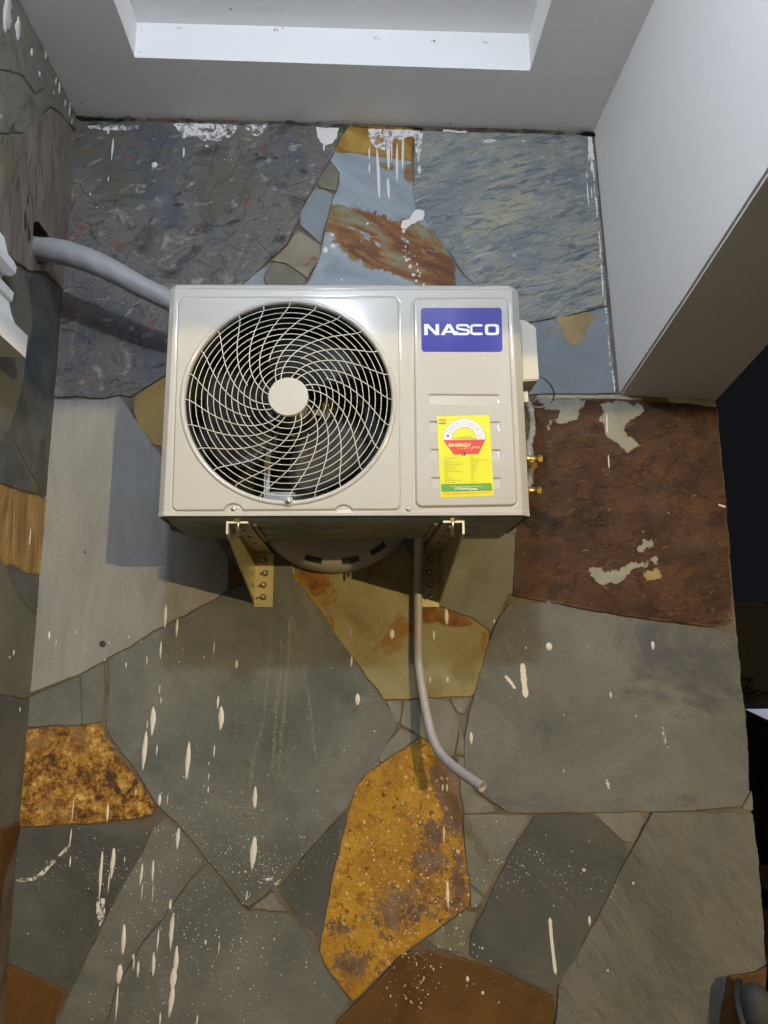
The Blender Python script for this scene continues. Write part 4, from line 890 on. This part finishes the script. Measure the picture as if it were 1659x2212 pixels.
# fan and motor behind
fa = rad(8)
FN = empty('fan', (FC[0], -.40, FC[1])); FN.parent = ACO; FN.location = Vector((FC[0], -.40, FC[1]))-wloc(ACO); del FN['_w']
fc = Vector((FC[0], -.40, FC[1])); b = NB(); lathe(b, [(0, .02), (.035, .02), (.045, .012), (.047, -.03), (0, -.03)], fc, (0,-1,0), 40); obj('fan_hub', b, M['blade'], FN)
for a0 in (78, 198, 318):
    b = NB(); rows = []
    for i in range(9):
        r = .044+(.200-.044)*i/8; row = []
        wdt = rad(26+18*math.sin(math.pi*min(1, i/8*.9)))
        for j in range(9):
            w_ = (j/8-.5)*2; a = rad(a0)+w_*wdt-rad(12)*(i/8)**1.4
            row.append(b.verts.new(fc+Vector((math.cos(a)*r, .020*w_+.004*i/8, math.sin(a)*r))))
        rows.append(row)
    for A, B in zip(rows, rows[1:]):
        for j in range(8): f = b.faces.new((A[j], A[j+1], B[j+1], B[j])); f.smooth = True
    bmesh.ops.solidify(b, geom=b.faces[:], thickness=.002); obj('blade', b, M['blade'], FN)
b = NB(); mc = Vector((FC[0]+.004, -.34, FC[1]-.002)); lathe(b, [(0, 0), (.012, 0), (.03, .004), (.046, .012), (.048, .05), (0, .05)], mc, (0,1,0), 40); obj('fan_motor', b, M['steel'], ACO)
b = NB()
def railx(px): return onY(px, 1000, -.31).x
for (px0, px1, ztop) in ((697, 709, 2.10), (572, 584, 1.985)):
    x0, x1 = railx(px0), railx(px1); z0 = BL[1]+.012
    box(b, (x0, -.315, z0), (x0+.003, -.29, ztop)); box(b, (x1-.003, -.315, z0), (x1, -.29, ztop)); box(b, (x0+.003, -.30, z0), (x1-.003, -.296, ztop))
box(b, (railx(640), -.31, FC[1]-.020), (railx(697), -.305, FC[1]-.008)); box(b, (railx(640), -.31, FC[1]+.02), (railx(697), -.305, FC[1]+.034))
box(b, (railx(584), -.31, BL[1]+.06), (railx(697), -.306, BL[1]+.09))
obj('motor_bracket', b, M['rail'], ACO)

# screws
def hat(x, z):
    i = min(NZg-1, max(0, int(round((z-BL[1])/(TL[1]-BL[1])*(NZg-1))))); j = min(NXg-1, max(0, int(round((x-GX[i, 0])/(GX[i, -1]-GX[i, 0])*(NXg-1))))); return H[i, j]
for (px, py, ex) in ((504,1100,0), (623.5,1084.6,.008), (882.6,1100.6,0)):
    x, z = ap(px, py); b = NB(); c = Vector((x, YF-hat(x, z)-ex, z)); lathe(b, [(.0058, 0), (.0052, .0016), (.003, .0026), (0, .003)], c, (0,-1,0), 20)
    for a in (.5, .5+math.pi/2):
        d = Vector((math.cos(a), 0, math.sin(a))); n_ = Vector((-d.z, 0, d.x))*.0006
        fc_ = quad(b, [c+Vector((0,-.0033,0))+d*.0028+n_, c+Vector((0,-.0033,0))-d*.0028+n_, c+Vector((0,-.0033,0))-d*.0028-n_, c+Vector((0,-.0033,0))+d*.0028-n_], 1)
    obj('screw', b, [M['steel'], M['black']], ACO)

# ---- flat printed things: built from outlines in picture measure laid on the casing front
class Print:
    def __init__(s, cv, out): s.cv = cv; s.out = out; s.bm = NB(); s.mats = []
    def mi(s, m_):
        if m_ not in s.mats: s.mats.append(m_)
        return s.mats.index(m_)
    def P(s, x, y, lay): u, v = s.cv(x, y); return (u, YF-s.out-lay*.00012, v)
    def poly(s, pts, m_, lay, holes=()):
        V, T = fill([pts]+list(holes)); vb = [s.bm.verts.new(s.P(v.x, v.y, lay)) for v in V]; k = s.mi(m_)
        for f in T:
            try: fc = s.bm.faces.new([vb[i] for i in f]); fc.material_index = k
            except ValueError: pass
    def line(s, pts, w, m_, lay, closed=False):
        n = len(pts); k = s.mi(m_); L = []
        for i, p in enumerate(pts):
            a = Vector(pts[i-1] if (i or closed) else pts[0]); c = Vector(pts[(i+1) % n] if (i < n-1 or closed) else pts[-1])
            p = Vector(p); d1 = (p-a); d2 = (c-p); d1 = d1.normalized() if d1.length else d2.normalized(); d2 = d2.normalized() if d2.length else d1
            t = (d1+d2).normalized() if (d1+d2).length > 1e-6 else d1; nn = Vector((-t.y, t.x)); sc = min(2.2, 1/max(.3, nn.dot(Vector((-d1.y, d1.x)))))
            L.append((s.bm.verts.new(s.P(*(p+nn*w*.5*sc), lay)), s.bm.verts.new(s.P(*(p-nn*w*.5*sc), lay))))
        for i in range(n if closed else n-1):
            A, B = L[i], L[(i+1) % n]; fc = s.bm.faces.new((A[0], A[1], B[1], B[0])); fc.material_index = k
    def text(s, txt, x, y, h, m_, lay, width=None, align='LEFT', shear=0, bold=0):
        """x, y: baseline start; h: cap height"""
        cu = bpy.data.curves.new('lettering', 'FONT'); cu.body = txt; cu.size = 1; cu.shear = shear; cu.offset = bold; cu.resolution_u = 3
        o = bpy.data.objects.new('lettering', cu); COL.objects.link(o); dg = bpy.context.evaluated_depsgraph_get(); me = bpy.data.meshes.new_from_object(o.evaluated_get(dg))
        if not me.vertices: return
        xs = [v.co.x for v in me.vertices]; x0, x1 = min(xs), max(xs); sy = h/.70; sx = sy if width is None else width/(x1-x0); k = s.mi(m_)
        wd = (x1-x0)*sx; ox = x-(wd/2 if align == 'CENTER' else 0)
        vb = [s.bm.verts.new(s.P(ox+(v.co.x-x0)*sx, y-v.co.y*sy, lay)) for v in me.vertices]
        for p in me.polygons:
            try: fc = s.bm.faces.new([vb[i] for i in p.vertices]); fc.material_index = k
            except ValueError: pass
        bpy.data.objects.remove(o); bpy.data.curves.remove(cu); bpy.data.meshes.remove(me)
    def done(s, name, parent):
        for f in s.bm.faces:
            f.normal_update()
            if f.normal.y > 0: f.normal_flip()
        return obj(name, s.bm, [M[k] for k in s.mats], parent)
def rrect(x0, y0, x1, y1, r, n=6):
    o = []
    for cx, cy, a0 in ((x1-r, y0+r, -90), (x1-r, y1-r, 0), (x0+r, y1-r, 90), (x0+r, y0+r, 180)):
        for k in range(n+1): a = rad(a0+90*k/n); o.append((cx+r*math.cos(a), cy+r*math.sin(a)))
    return o
# blue name plate
HP = .0048
lq = [(908.4,667.6), (1082.6,667.4), (1084.6,762), (910.2,761.6)]
def lcv(x, y):          # unit square -> plate
    a = Vector(lq[0]).lerp(Vector(lq[1]), x); c = Vector(lq[3]).lerp(Vector(lq[2]), x); p = a.lerp(c, y); return ap(p.x, p.y)
pl = NB(); R0 = rrect(0, 0, 1.86, 1, .075); V, T = fill([R0])
pts = [lcv(v.x/1.86, v.y) for v in V]
up = [pl.verts.new((p[0], YF-HP-.0010, p[1])) for p in pts]
for f in T: fc_ = pl.faces.new([up[i] for i in f]); fc_.normal_update(); (fc_.normal_flip() if fc_.normal.y > 0 else None)
rm = [lcv(x/1.86, y) for x, y in R0]
for i in range(len(rm)):
    p, q = rm[i], rm[(i+1) % len(rm)]; quad(pl, [(p[0],YF-HP-.001,p[1]), (q[0],YF-HP-.001,q[1]), (q[0],YF-HP+.0008,q[1]), (p[0],YF-HP+.0008,p[1])])
plate = obj('name_plate', pl, M['logo'], ACO)
# wide square lettering, drawn in plate measure (x 0..1.86, y 0..1)
L = Print(lambda x, y: lcv(x/1.86, y), HP+.0013)
zx0 = lambda x: (x-323)/665*1.86; zy0 = lambda y: (y-345)/358
def sup(x0, y0, x1, y1, e=.42, n=40, a0=0, a1=360):
    cx, cy, rx, ry = (x0+x1)/2, (y0+y1)/2, (x1-x0)/2, (y1-y0)/2; o = []
    for k in range(n+1 if a1-a0 < 360 else n):
        a = rad(a0+(a1-a0)*k/n); c, s = math.cos(a), math.sin(a); o.append((cx+rx*math.copysign(abs(c)**e, c), cy+ry*math.copysign(abs(s)**e, s)))
    return o
def ztr(pts): return [(zx0(x), zy0(y)) for x, y in pts]
top, bot = 478, 568; WH = 'logo_text'
L.poly(ztr([(348,bot),(348,top),(382,top),(442,540),(442,top),(470,top),(470,bot),(438,bot),(376,505),(376,bot)]), WH, 1)
L.poly(ztr([(482,bot),(536,top),(566,top),(620,bot),(588,bot),(576,549),(525,549),(513,bot)]), WH, 1, holes=[ztr([(535,533),(567,533),(551,503)])])
L.line(ztr([(712,512),(711,500),(704,490),(690,487),(636,487),(622,491),(618,502),(622,513),(634,518),(696,527),(708,531),(713,543),(708,555),(694,559),(632,559),(619,555),(613,545),(612,536)]), 19/358, WH, 1)
c_ = sup(734,488,830,558,.40,44,42,318)
L.line(ztr([(x, y) for x, y in c_]), 20/358, WH, 1)
L.poly(ztr(sup(846,top,963,bot,.42)), WH, 1, holes=[ztr(sup(872,497,937,549,.42))])
L.done('lettering', plate)
# embossed clips above the plate
b = NB()
b.free()
for px in (935, 1052): b = NB(); x, z = ap(px, 663.5); box(b, (x-.002,YF-HP-.002,z-.001), (x+.002,YF-HP+.001,z+.001)); obj('plate_clip', b, M['steel'], ACO)

# yellow energy sticker, drawn in its own measure (zoomed picture units)
def scv(x, y): return ap(932.6+.0893*x, 888.7+.0893*y)
b = NB(); pts = [(120,135),(1385,105),(1490,2055),(205,2095)]; V, T = fill([pts]); HS = HP+.0008
q = [scv(*p) for p in pts]; prism(b, [(u, YF-HS, v) for u, v in q], (0,.0005,0)); stk = obj('energy_sticker', b, M['s_yellow'], ACO)
K = Print(scv, HS+.0002)
cx, cy, ro, ri = 778, 700, 512, 297
def arc(r, a0, a1, n=40, dx=0, dy=0): return [(cx+dx+r*math.cos(rad(a0+(a1-a0)*k/n)), cy+dy-r*math.sin(rad(a0+(a1-a0)*k/n))*1.0) for k in range(n+1)]
K.poly(arc(ro, 0, 180)+arc(ri, 180, 0), 's_white', 1)
K.line(arc(ro, 0, 180), 8, 's_grey', 2); K.line(arc(ri, 0, 180), 8, 's_grey', 2)
for k in range(1, 7): a = 180/7*k; K.line([arc(ri, a, a, 1)[0], arc(ro, a, a, 1)[0]], 8, 's_grey', 2)
def star(x, y, r, ri_=.4): return [(x+(r if k % 2 == 0 else r*ri_)*math.sin(math.pi*k/5), y-(r if k % 2 == 0 else r*ri_)*math.cos(math.pi*k/5)) for k in range(10)]
for k in range(7):
    a = 180-180/7*(k+.5); x, y = cx+404*math.cos(rad(a)), cy-404*math.sin(rad(a))
    if k == 0: K.poly(star(x, y, 50), 's_black', 2)
    else: K.line(star(x, y, 60, .42), 7, 's_grey', 2, closed=True)
K.text('THE MORE STARS', 778, 652, 26, 's_black', 2, width=325, align='CENTER'); K.text('THE MORE ENERGY EFFICIENT', 778, 696, 26, 's_black', 2, width=560, align='CENTER')
K.poly([(272,712),(1282,692),(1282,712),(1120,1050),(525,1062)], 's_red', 1); K.line([(272,706),(1284,690)], 10, 's_white', 2)
K.text('E', 405, 868, 72, 's_pale', 2, width=78, bold=.03); K.text('N', 490, 868, 72, 's_pale', 2, width=95, bold=.03); K.poly([(560,860),(590,860),(583,892)], 's_pale', 2)
K.text('ERGY', 600, 866, 76, 's_pale', 2, width=345, bold=.03)
K.text('guide', 945, 905, 52, 's_pale', 2, width=215, shear=.25)
K.line([(610,908),(700,912),(765,908),(778,932),(790,890),(805,925),(820,900),(850,880),(870,912),(915,900)], 9, 's_orange', 2)
K.poly(star(762, 1040, 78), 's_black', 3); K.text('1', 750, 1068, 52, 's_white', 4, bold=.02)
K.poly([(158,215),(335,210),(337,243),(160,248)], 's_red', 1); K.poly([(160,290),(338,286),(340,320),(162,325)], 's_green', 1); K.poly(star(249, 270, 12), 's_black', 1)
rows = [('Air Conditioner Type:', 'SPLIT', 315, 92), ('Trademark:', 'NASCO ELECTRONICS', 160, 388), ('Model Identifier Indoor Unit:', 'NAS-TT25V1', 430, 195), ('Model Identifier Outdoor Unit:', 'NAS-TT25V1', 455, 190), ('Cooling Capacity:', '3.40MWhr', 262, 168), ('Compressor Type:', 'FIXED', 265, 105),
        ('Noise Level Indoor/Outdoor:', '40/53 dB', 420, 132), ('EER:', '3.13', 80, 70), ('Year:', '3.40', 100, 68), ('Refrigerant:', 'R32', 180, 60), ('Global Warming Potential:', '675', 395, 58), ('Country of Origin:', 'China', 262, 105)]
for k, (a, c, wa, wc) in enumerate(rows):
    y = 1162+52.8*k; K.text(a, 285+2.6*k, y, 27, 's_olive', 2, width=wa, bold=.01); K.text(c, 922+2.6*k, y-14, 27, 's_olive', 2, width=wc, bold=.01)
K.poly([(232,1785),(1425,1758),(1442,1922),(243,1950)], 's_green', 1); K.line([(232,1785),(1425,1758),(1442,1922),(243,1950)], 9, 's_black', 2, closed=True)
K.text('Total Energy Consumption of the Unit is', 830, 1838, 30, 's_pale', 2, width=760, align='CENTER'); K.text('1775kWh/year', 825, 1908, 50, 's_white', 2, width=555, align='CENTER', bold=.03)
K.line([(258,1992),(1430,1960)], 12, 's_orange', 2); K.line([(260,2012),(1375,1982)], 10, 's_orange', 2); K.line([(260,2030),(1030,2008)], 10, 's_orange', 2)
K.done('printing', stk)

# terminal cover on the right side
b = NB(); yc = -.37
def cp(x, y): v = onY(x, y, yc); return (v.x, yc, v.z)
prism(b, [cp(1118,690), cp(1131,689), cp(1158,706), cp(1161,760), cp(1165,820), cp(1120,824)], (0,.10,0))
bmesh.ops.bevel(b, geom=b.edges[:], offset=.003, segments=2, affect='EDGES')
obj('terminal_cover', b, M['plastic'], ACO)
b = NB(); box(b, cp(1128,868), (cp(1141,855)[0], yc+.03, cp(1141,846)[2])); obj('cable_clip', b, M['plastic'], ACO)
b = NB(); tube(b, catmull([onY(x, y, -d) for x, y, d in ((1148,815,.33),(1164,812,.28),(1185,826,.2),(1197,850,.13),(1188,872,.08),(1160,880,.1),(1140,870,.2),(1138,845,.3))], 8), .0020, 8); obj('power_cable', b, M['foam'], ACO)
b = NB(); pts = catmull([onY(x, y, -d) for x, y, d in ((1136,862,.29),(1147,890,.28),(1149,930,.27),(1143,962,.29),(1146,990,.31),(1146,1020,.32),(1142,1048,.33))], 12)
tube(b, pts, lambda i, n: .0085+.003*noise.noise(Vector((i*.5, 0, 0))), 14)
for vtx in b.verts: vtx.co += Vector(noise.noise_vector(vtx.co*70))*.004
obj('insulation_wrap', b, M['wrap'], ACO)
# service valves with insulated pipes turning back to the wall
for k, (px, py) in enumerate(((1150,992), (1148,1060))):
    c = Vector(onY(px, py, -.345)); V0 = empty('service_valve', c); V0.parent = ACO; V0.location = c-wloc(ACO); del V0['_w']
    b = NB(); lathe(b, [(0, -.03), (.009, -.03), (.009, .006), (.0075, .008), (.0075, .018), (0, .018)], c, (1,0,0), 16); hexa(b, c+Vector((.012,0,0)), (1,0,0), .0105, .012)
    if k == 0: lathe(b, [(0, .0), (.010, 0), (.012, .01), (.010, .022), (.006, .026), (0, .026)], c+Vector((-.006,.004,-.008)), (.1,-.9,-.35), 16)
    obj('valve_body', b, M['brass'], V0)
    b = NB(); hexa(b, c+Vector((-.006,.0,-.012)) if k == 0 else c+Vector((-.012,0,0)), (.1,-.9,-.35) if k == 0 else (1,0,0), .0095, .03 if k == 0 else .008); obj('hex_cap', b, M['brass'], V0)
    b = NB(); tube(b, catmull([c+Vector((-.012,.0,.0)), c+Vector((-.006,.012,.02)), c+Vector((-.004,.05,.05)), c+Vector((-.03,.12,.08)), c+Vector((-.10,.20,.12))], 8), .0085, 10); obj('insulated_pipe', b, M['foam'], V0)

# ------------------------------------------------------------------ wall brackets
def bracket(side, px_front, px_wall, label):
    """side +1: web on the right, -1: web on the left"""
    xw = onY(px_front, 1130, YF).x; s = -side; th = .0035; wd = .045
    z = zx(xw)-.017; y0 = YF-.006
    o = empty('wall_bracket', (xw, 0, z-.17), label, 'bracket', 'steel brackets carrying the air conditioner')
    zf = onY(px_front, 1154, y0).z; zb = onY(px_wall, 1312, 0).z
    b = NB(); prism(b, [(xw,y0,z), (xw,y0,zf), (xw,-.022,zb+.012), (xw,-.012,zb), (xw,-.012,z)], (s*th,0,0))
    obj('gusset', b, M['zinc'], o)
    b = NB(); box(b, tuple(map(min, (xw,y0,z), (xw+s*wd,-.012,z+th))), tuple(map(max, (xw,y0,z), (xw+s*wd,-.012,z+th))))
    obj('arm', b, M['zinc'], o)
    b = NB(); xa, xb = sorted((xw+s*th, xw+s*.052)); box(b, (xa,-.0175,zb), (xb,-.014,z-.001)); obj('wall_flange', b, M['zinc'], o)
    # bright cut edge of the front
    b = NB(); xa, xb = sorted((xw-s*.0004, xw+s*wd)); box(b, (xa,y0-.0022,z-.0002), (xb,y0-.0002,z+th+.0006)); xa, xb = sorted((xw-s*.0004, xw+s*(th+.0006))); box(b, (xa,y0-.0022,zf), (xb,y0-.0002,z-.0003)); obj('front_edge', b, M['zincedge'], o)
    # foot bolt: hex head above, nut and thread below
    bx = xw+s*.024; c = Vector((bx, YF-.004+.0, z+th)); fb = empty('foot_bolt', c); fb.parent = o; fb.location = c-o.location; del fb['_w']
    b = NB(); hexa(b, c, (0,0,1), .0085, .0065); obj('bolt_head', b, M['brass'], fb)
    b = NB(); lathe(b, [(.0035, 0), (.0035, -.03), (0, -.03)], c-Vector((0,0,th)), (0,0,1), 10); hexa(b, c+Vector((0,.022,-th-.008)), (0,0,1), .009, .008); lathe(b, [(.0035, 0), (.0035, -.022), (0, -.022)], c+Vector((0,.022,-th)), (0,0,1), 10); obj('nut', b, M['steel'], fb)
    for k, fz in enumerate((.86, .62, .40, .18)):
        c = Vector((xw+s*(.026 if k != 1 else .03), -.0178, zb+(z-zb)*fz)); wbm = empty('wall_bolt', c); wbm.parent = o; wbm.location = c-o.location; del wbm['_w']
        b = NB(); lathe(b, [(.0085, 0), (.0085, .0012), (0, .0012)], c, (0,-1,0), 20); hexa(b, c+Vector((0,-.0013,0)), (0,-1,0), .0068, .0055); obj('nut', b, M['galv'], wbm)
        b = NB(); lathe(b, [(.004, 0), (.004, .016 if k != 3 else .024), (.0030, .018 if k != 3 else .026), (0, .018 if k != 3 else .026)], c+Vector((0,-.008,0)), (0,-1,0), 12); obj('threaded_stud', b, M['steel'], wbm)
    # slots punched in the arm (dark)
    for yy in (-.40, -.30, -.20):
        b = NB(); box(b, (bx-.004, yy-.011, z-.0006), (bx+.004, yy+.011, z-.0002)); obj('slot', b, M['black'], o)
    return o
bracket(-1, 490.5, 553, 'lit yellowish left wall bracket under the air conditioner')
bracket(1, 1001.5, 948, 'right steel wall bracket in shadow, beside the grey drain hose')

# ------------------------------------------------------------------ grey drain hose
hp = [(906,1130,.27), (905,1165,.20), (904,1200,.10), (903,1260,.038), (903,1330,.032), (903,1400,.033), (905,1440,.038), (912,1490,.048), (922,1545,.062), (933,1590,.085), (950,1625,.115), (975,1652,.155), (1008,1677,.205), (1041,1699,.25)]
pts = [onY(x, y, -t) for x, y, t in hp]; pts = catmull(pts, 34)
b = NB(); tube(b, pts, lambda i, n: .0115+(.0007 if i % 3 else -.0004), 14, caps=False)
e = pts[-1]; d = (pts[-1]-pts[-3]).normalized(); lathe(b, [(.0118, 0), (.0121, .002), (.0095, .0025), (.009, -.02)], e, d, 16)
lathe(b, [(.009, -.02), (0, -.02)], e, d, 16, mi=1)
tag(obj('drain_hose', b, [M['hose'], M['black']], None, origin=e), 'grey ribbed drain hose hanging from the air conditioner, its end curling outwards', 'hose')

# ------------------------------------------------------------------ taped pipe bundle from the hole to the unit
pp = [(40,520,.20,.031), (82,537,.20,.031), (112,541,.215,.0335), (150,549,.225,.034), (200,566,.23,.033), (255,592,.225,.031), (310,622,.21,.029), (370,652,.19,.028), (430,690,.17,.027)]
v = onX(75,520,XL); P0 = [Vector((XL-.07, v.y+.015, v.z+.01))]+[onY(x, y, -t) for x, y, t, r in pp[1:]]
P3 = catmull(P0, 16); rr = [r*.93 for *_, r in pp]
def rf(i, n):
    k = i/16; a = int(min(k, len(rr)-2)); base = rr[a]+(rr[a+1]-rr[a])*min(1, k-a)
    return base*(1+.018*noise.noise(Vector((i*.35, 0, 0)))+(.03*abs(math.sin(i*.75)) if 16 < i < 46 else 0))
b = NB(); tube(b, P3, rf, 32)
for vtx in b.verts: vtx.co += vtx.normal*0+Vector(noise.noise_vector(vtx.co*28))*.0007
tag(obj('pipe_bundle', b, M['tape'], None, origin=P3[16]), 'thick grey taped pipe bundle from the side wall hole to the air conditioner', 'pipe')

# ------------------------------------------------------------------ round cream vent dome on the wall, behind and below the unit
c = onY(722, 1150, -.012); vr = .238
VC = Vector((c.x, -.014, onY(722, 1233, -.055).z+vr)); DO = empty('vent_cover', VC, 'round cream slotted vent cover on the wall just below the air conditioner', 'vent')
b = NB(); prof = [(vr+.003, 0), (vr+.003, .012), (vr, .034), (vr-.012, .058), (vr-.03, .072), (vr-.06, .08), (.05, .086), (0, .086)]; lathe(b, prof, VC, (0,-1,0), 80); bmesh.ops.recalc_face_normals(b, faces=b.faces); obj('dome', b, M['ventplastic'], DO)
for k, a in enumerate((-104, -78, -57)):
    b = NB(); pts = []
    for r, h in ((vr-.0135, .0590), (vr-.0275, .0705)):
        pts.append([VC+Vector((math.cos(rad(a+q))*r, -h-.0012, math.sin(rad(a+q))*r)) for q in (-6, -3, 0, 3, 6)])
    for i in range(4): b.faces.new([b.verts.new(x) for x in (pts[0][i], pts[0][i+1], pts[1][i+1], pts[1][i])])
    bmesh.ops.recalc_face_normals(b, faces=b.faces); obj('slot', b, M['dark'], DO)

# ------------------------------------------------------------------ lamps
LB = empty('ceiling_lamp', (BULB.x, BULB.y, TZ), 'white globe bulb hanging on a short rod from the ceiling tray, above the camera', 'lamp')
b = NB(); lathe(b, [(.05, 0), (.05, -.012), (.012, -.02), (.012, -.02), (.006, -.022), (.006, -.12), (.018, -.125), (.02, -.165), (0, -.165)], (BULB.x, BULB.y, TZ), (0,0,1), 24); obj('lamp_holder', b, M['plastic'], LB)
b = NB(); bmesh.ops.create_icosphere(b, subdivisions=3, radius=.05, matrix=Matrix.Translation(BULB)); obj('bulb', b, M['glow'], LB, smooth=True)
SP = empty('street_lamp', (STREET.x+.5, STREET.y-.3, 0), 'yellow street lamp on a grey pole far behind the camera', 'lamp')
b = NB(); tube(b, [(STREET.x+.5,STREET.y-.3,0), (STREET.x+.5,STREET.y-.3,2.9), (STREET.x+.45,STREET.y-.28,3.12), (STREET.x+.1,STREET.y-.05,3.16)], .04, 10); obj('pole', b, M['galv'], SP)
b = NB(); lathe(b, [(.05, .26), (.14, .22), (.2, .12), (.2, .115), (.13, .2), (0, .22)], STREET, (0,0,1), 24); obj('lamp_hood', b, M['galv'], SP)

# ------------------------------------------------------------------ beyond the corner of the wall: dark yard
struct_y = onY(1605, 1312, 5.5)
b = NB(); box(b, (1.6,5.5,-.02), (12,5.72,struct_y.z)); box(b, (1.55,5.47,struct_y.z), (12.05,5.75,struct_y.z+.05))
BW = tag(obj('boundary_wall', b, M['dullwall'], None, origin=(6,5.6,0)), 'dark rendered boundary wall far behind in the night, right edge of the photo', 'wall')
b = NB(); rng = random.Random(4)
for k in range(5200):
    x = rng.uniform(1.7, 7); z = rng.uniform(.0, 1.75)*(.75+.3*noise.noise(Vector((x*1.6, 0, 2)))); y = 5.2+rng.uniform(-.28, .25)*(1-.3*z)
    c = Vector((x, y, z)); a = Vector((rng.gauss(0,1), rng.gauss(0,1), rng.gauss(0,1))).normalized(); d = a.orthogonal().normalized()*.028; a *= .05
    b.faces.new([b.verts.new(p) for p in (c-a, c+d, c+a, c-d)])
o = tag(obj('hedge', b, M['leaf'], None, origin=(4.3,5.2,0)), 'dark leafy hedge in front of the boundary wall at night', 'hedge'); o['kind'] = 'stuff'
# parked car, dark, with a pale sunshade behind the windscreen
wc = onY(1613, 1552, 3.0)
CX, CY = wc.x+.02, 3.0
CR = empty('parked_car', (CX+.85, CY+1.2, 0), 'black parked car with a pale lit windscreen shade beyond the wall corner', 'car')
zw1, zw0 = onY(1640, 1541, 3.1).z, onY(1640, 1576, 2.75).z
b = NB(); prof = [(CY-1.05,.32),(CY-1.1,.55),(CY-1.05,.78),(CY-.85,.9),(CY-.28,zw0),(CY+.30,zw1+.0),(CY+.5,zw1+.04),(CY+1.6,zw1+.03),(CY+2.2,zw0+.02),(CY+2.85,.98),(CY+2.95,.6),(CY+2.9,.32)]
prism(b, [(CX, y, z) for y, z in prof], (1.7,0,0)); bmesh.ops.bevel(b, geom=[e for e in b.edges if abs(e.verts[0].co.x-e.verts[1].co.x) < .01], offset=.07, segments=3, affect='EDGES'); obj('body', b, M['car'], CR)
def slab(bm, q, th): q = [Vector(p) for p in q]; n = (q[1]-q[0]).cross(q[2]-q[0]).normalized()*th; prism(bm, q, n)
y0, z0_, y1, z1_ = CY-.27, zw0+.008, CY+.29, zw1+.004
b = NB(); slab(b, [(CX+.06,y0,z0_),(CX+1.64,y0,z0_),(CX+1.58,y1,z1_),(CX+.12,y1,z1_)], .012); obj('windscreen_shade', b, M['shade'], CR)
b = NB(); prism(b, [(CX-.004,CY-.1,zw0-.02),(CX-.004,CY+.45,zw1-.05),(CX-.004,CY+1.55,zw1-.05),(CX-.004,CY+2.0,zw0-.02)], (-.006,0,0)); obj('side_window', b, M['carglass'], CR)
for (yy) in (CY-.45, CY+2.2):
    for xx, s in ((CX+.02, -1), (CX+1.68, 1)):
        wv = empty('wheel', (xx, yy, .31)); wv.parent = CR; wv.location = Vector((xx, yy, .31))-CR.location; del wv['_w']
        b = NB(); lathe(b, [(.2, .0), (.3, .0), (.31, .02), (.31, -.16), (.3, -.18), (.2, -.18)], (xx, yy, .31), (s,0,0), 32); obj('tyre', b, M['black'], wv)
        b = NB(); lathe(b, [(.2, -.01), (.17, -.03), (.05, -.02), (0, -.02)], (xx, yy, .31), (s,0,0), 20); obj('rim', b, M['galv'], wv)
for xx in (CX+.12, CX+1.3):
    b = NB(); box(b, (xx, CY-1.09, .62), (xx+.28, CY-1.05, .76), bev=.01); obj('headlight', b, M['carglass'], CR)
YL = empty('added_yard_lamp', (CX+1.5, CY+.1, 0), 'added unseen white lamp on a post, brightening the windscreen shade of the parked car', 'lamp')  # unseen lamp, added to brighten the pale windscreen shade
b = NB(); tube(b, [(CX+1.9,CY-.2,0), (CX+1.9,CY-.2,2.1), (CX+1.7,CY,2.25)], .025, 8); obj('post', b, M['galv'], YL)
b = NB(); lathe(b, [(.02, .08), (.09, .03), (.1, 0), (.085, 0), (.02, .06)], (CX+1.65,CY+.05,2.2), (0,0,1), 20); obj('lamp_shade', b, M['galv'], YL)
l2 = bpy.data.lights.new('added_yard_light', 'SPOT'); l2.energy = 90; l2.color = (.8,.86,1); l2.spot_size = rad(95); l2.shadow_soft_size = .05
o = bpy.data.objects.new('added_yard_light', l2); COL.objects.link(o); o.location = (CX+1.5, CY-.15, 2.15); o.rotation_euler = (Vector((CX+.5,CY,1.1))-Vector(o.location)).to_track_quat('-Z','Y').to_euler()

# low garden wall running towards the street from the wall corner (its shadow crosses the lower right stone)
ze = onY(1659, 2124, -.012).z
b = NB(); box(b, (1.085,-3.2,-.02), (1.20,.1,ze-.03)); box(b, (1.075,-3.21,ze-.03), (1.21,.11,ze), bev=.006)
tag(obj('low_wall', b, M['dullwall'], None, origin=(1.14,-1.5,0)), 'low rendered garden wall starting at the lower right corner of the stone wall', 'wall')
# dark pipe standing in the lower right corner
px = onY(1632, 2160, -.10)
b = NB(); pr = .030; base = Vector((px.x, -.10, 0)); top = px.z
lathe(b, [(pr*.8, 0), (pr*.8, top-.06), (pr, top-.058), (pr*1.12, top-.03), (pr*1.16, top), (pr*1.0, top+.018), (pr*.72, top+.030), (pr*.3, top+.036), (0, top+.037)], base, (0,0,1), 28)
tube(b, [base+Vector((0,0,top-.15)), base+Vector((-.02,-.0,top-.10)), base+Vector((-.036,.0,top-.055)), base+Vector((-.035,.02,top+.0)), base+Vector((-.01,.055,top+.02))], .009, 10)
tag(obj('capped_pipe', b, M['pipe_dark'], None, origin=base), 'dark grey pipe with a rounded cap standing in the lower right corner of the photo', 'pipe')

for o in bpy.data.objects:
    if '_w' in o: del o['_w']
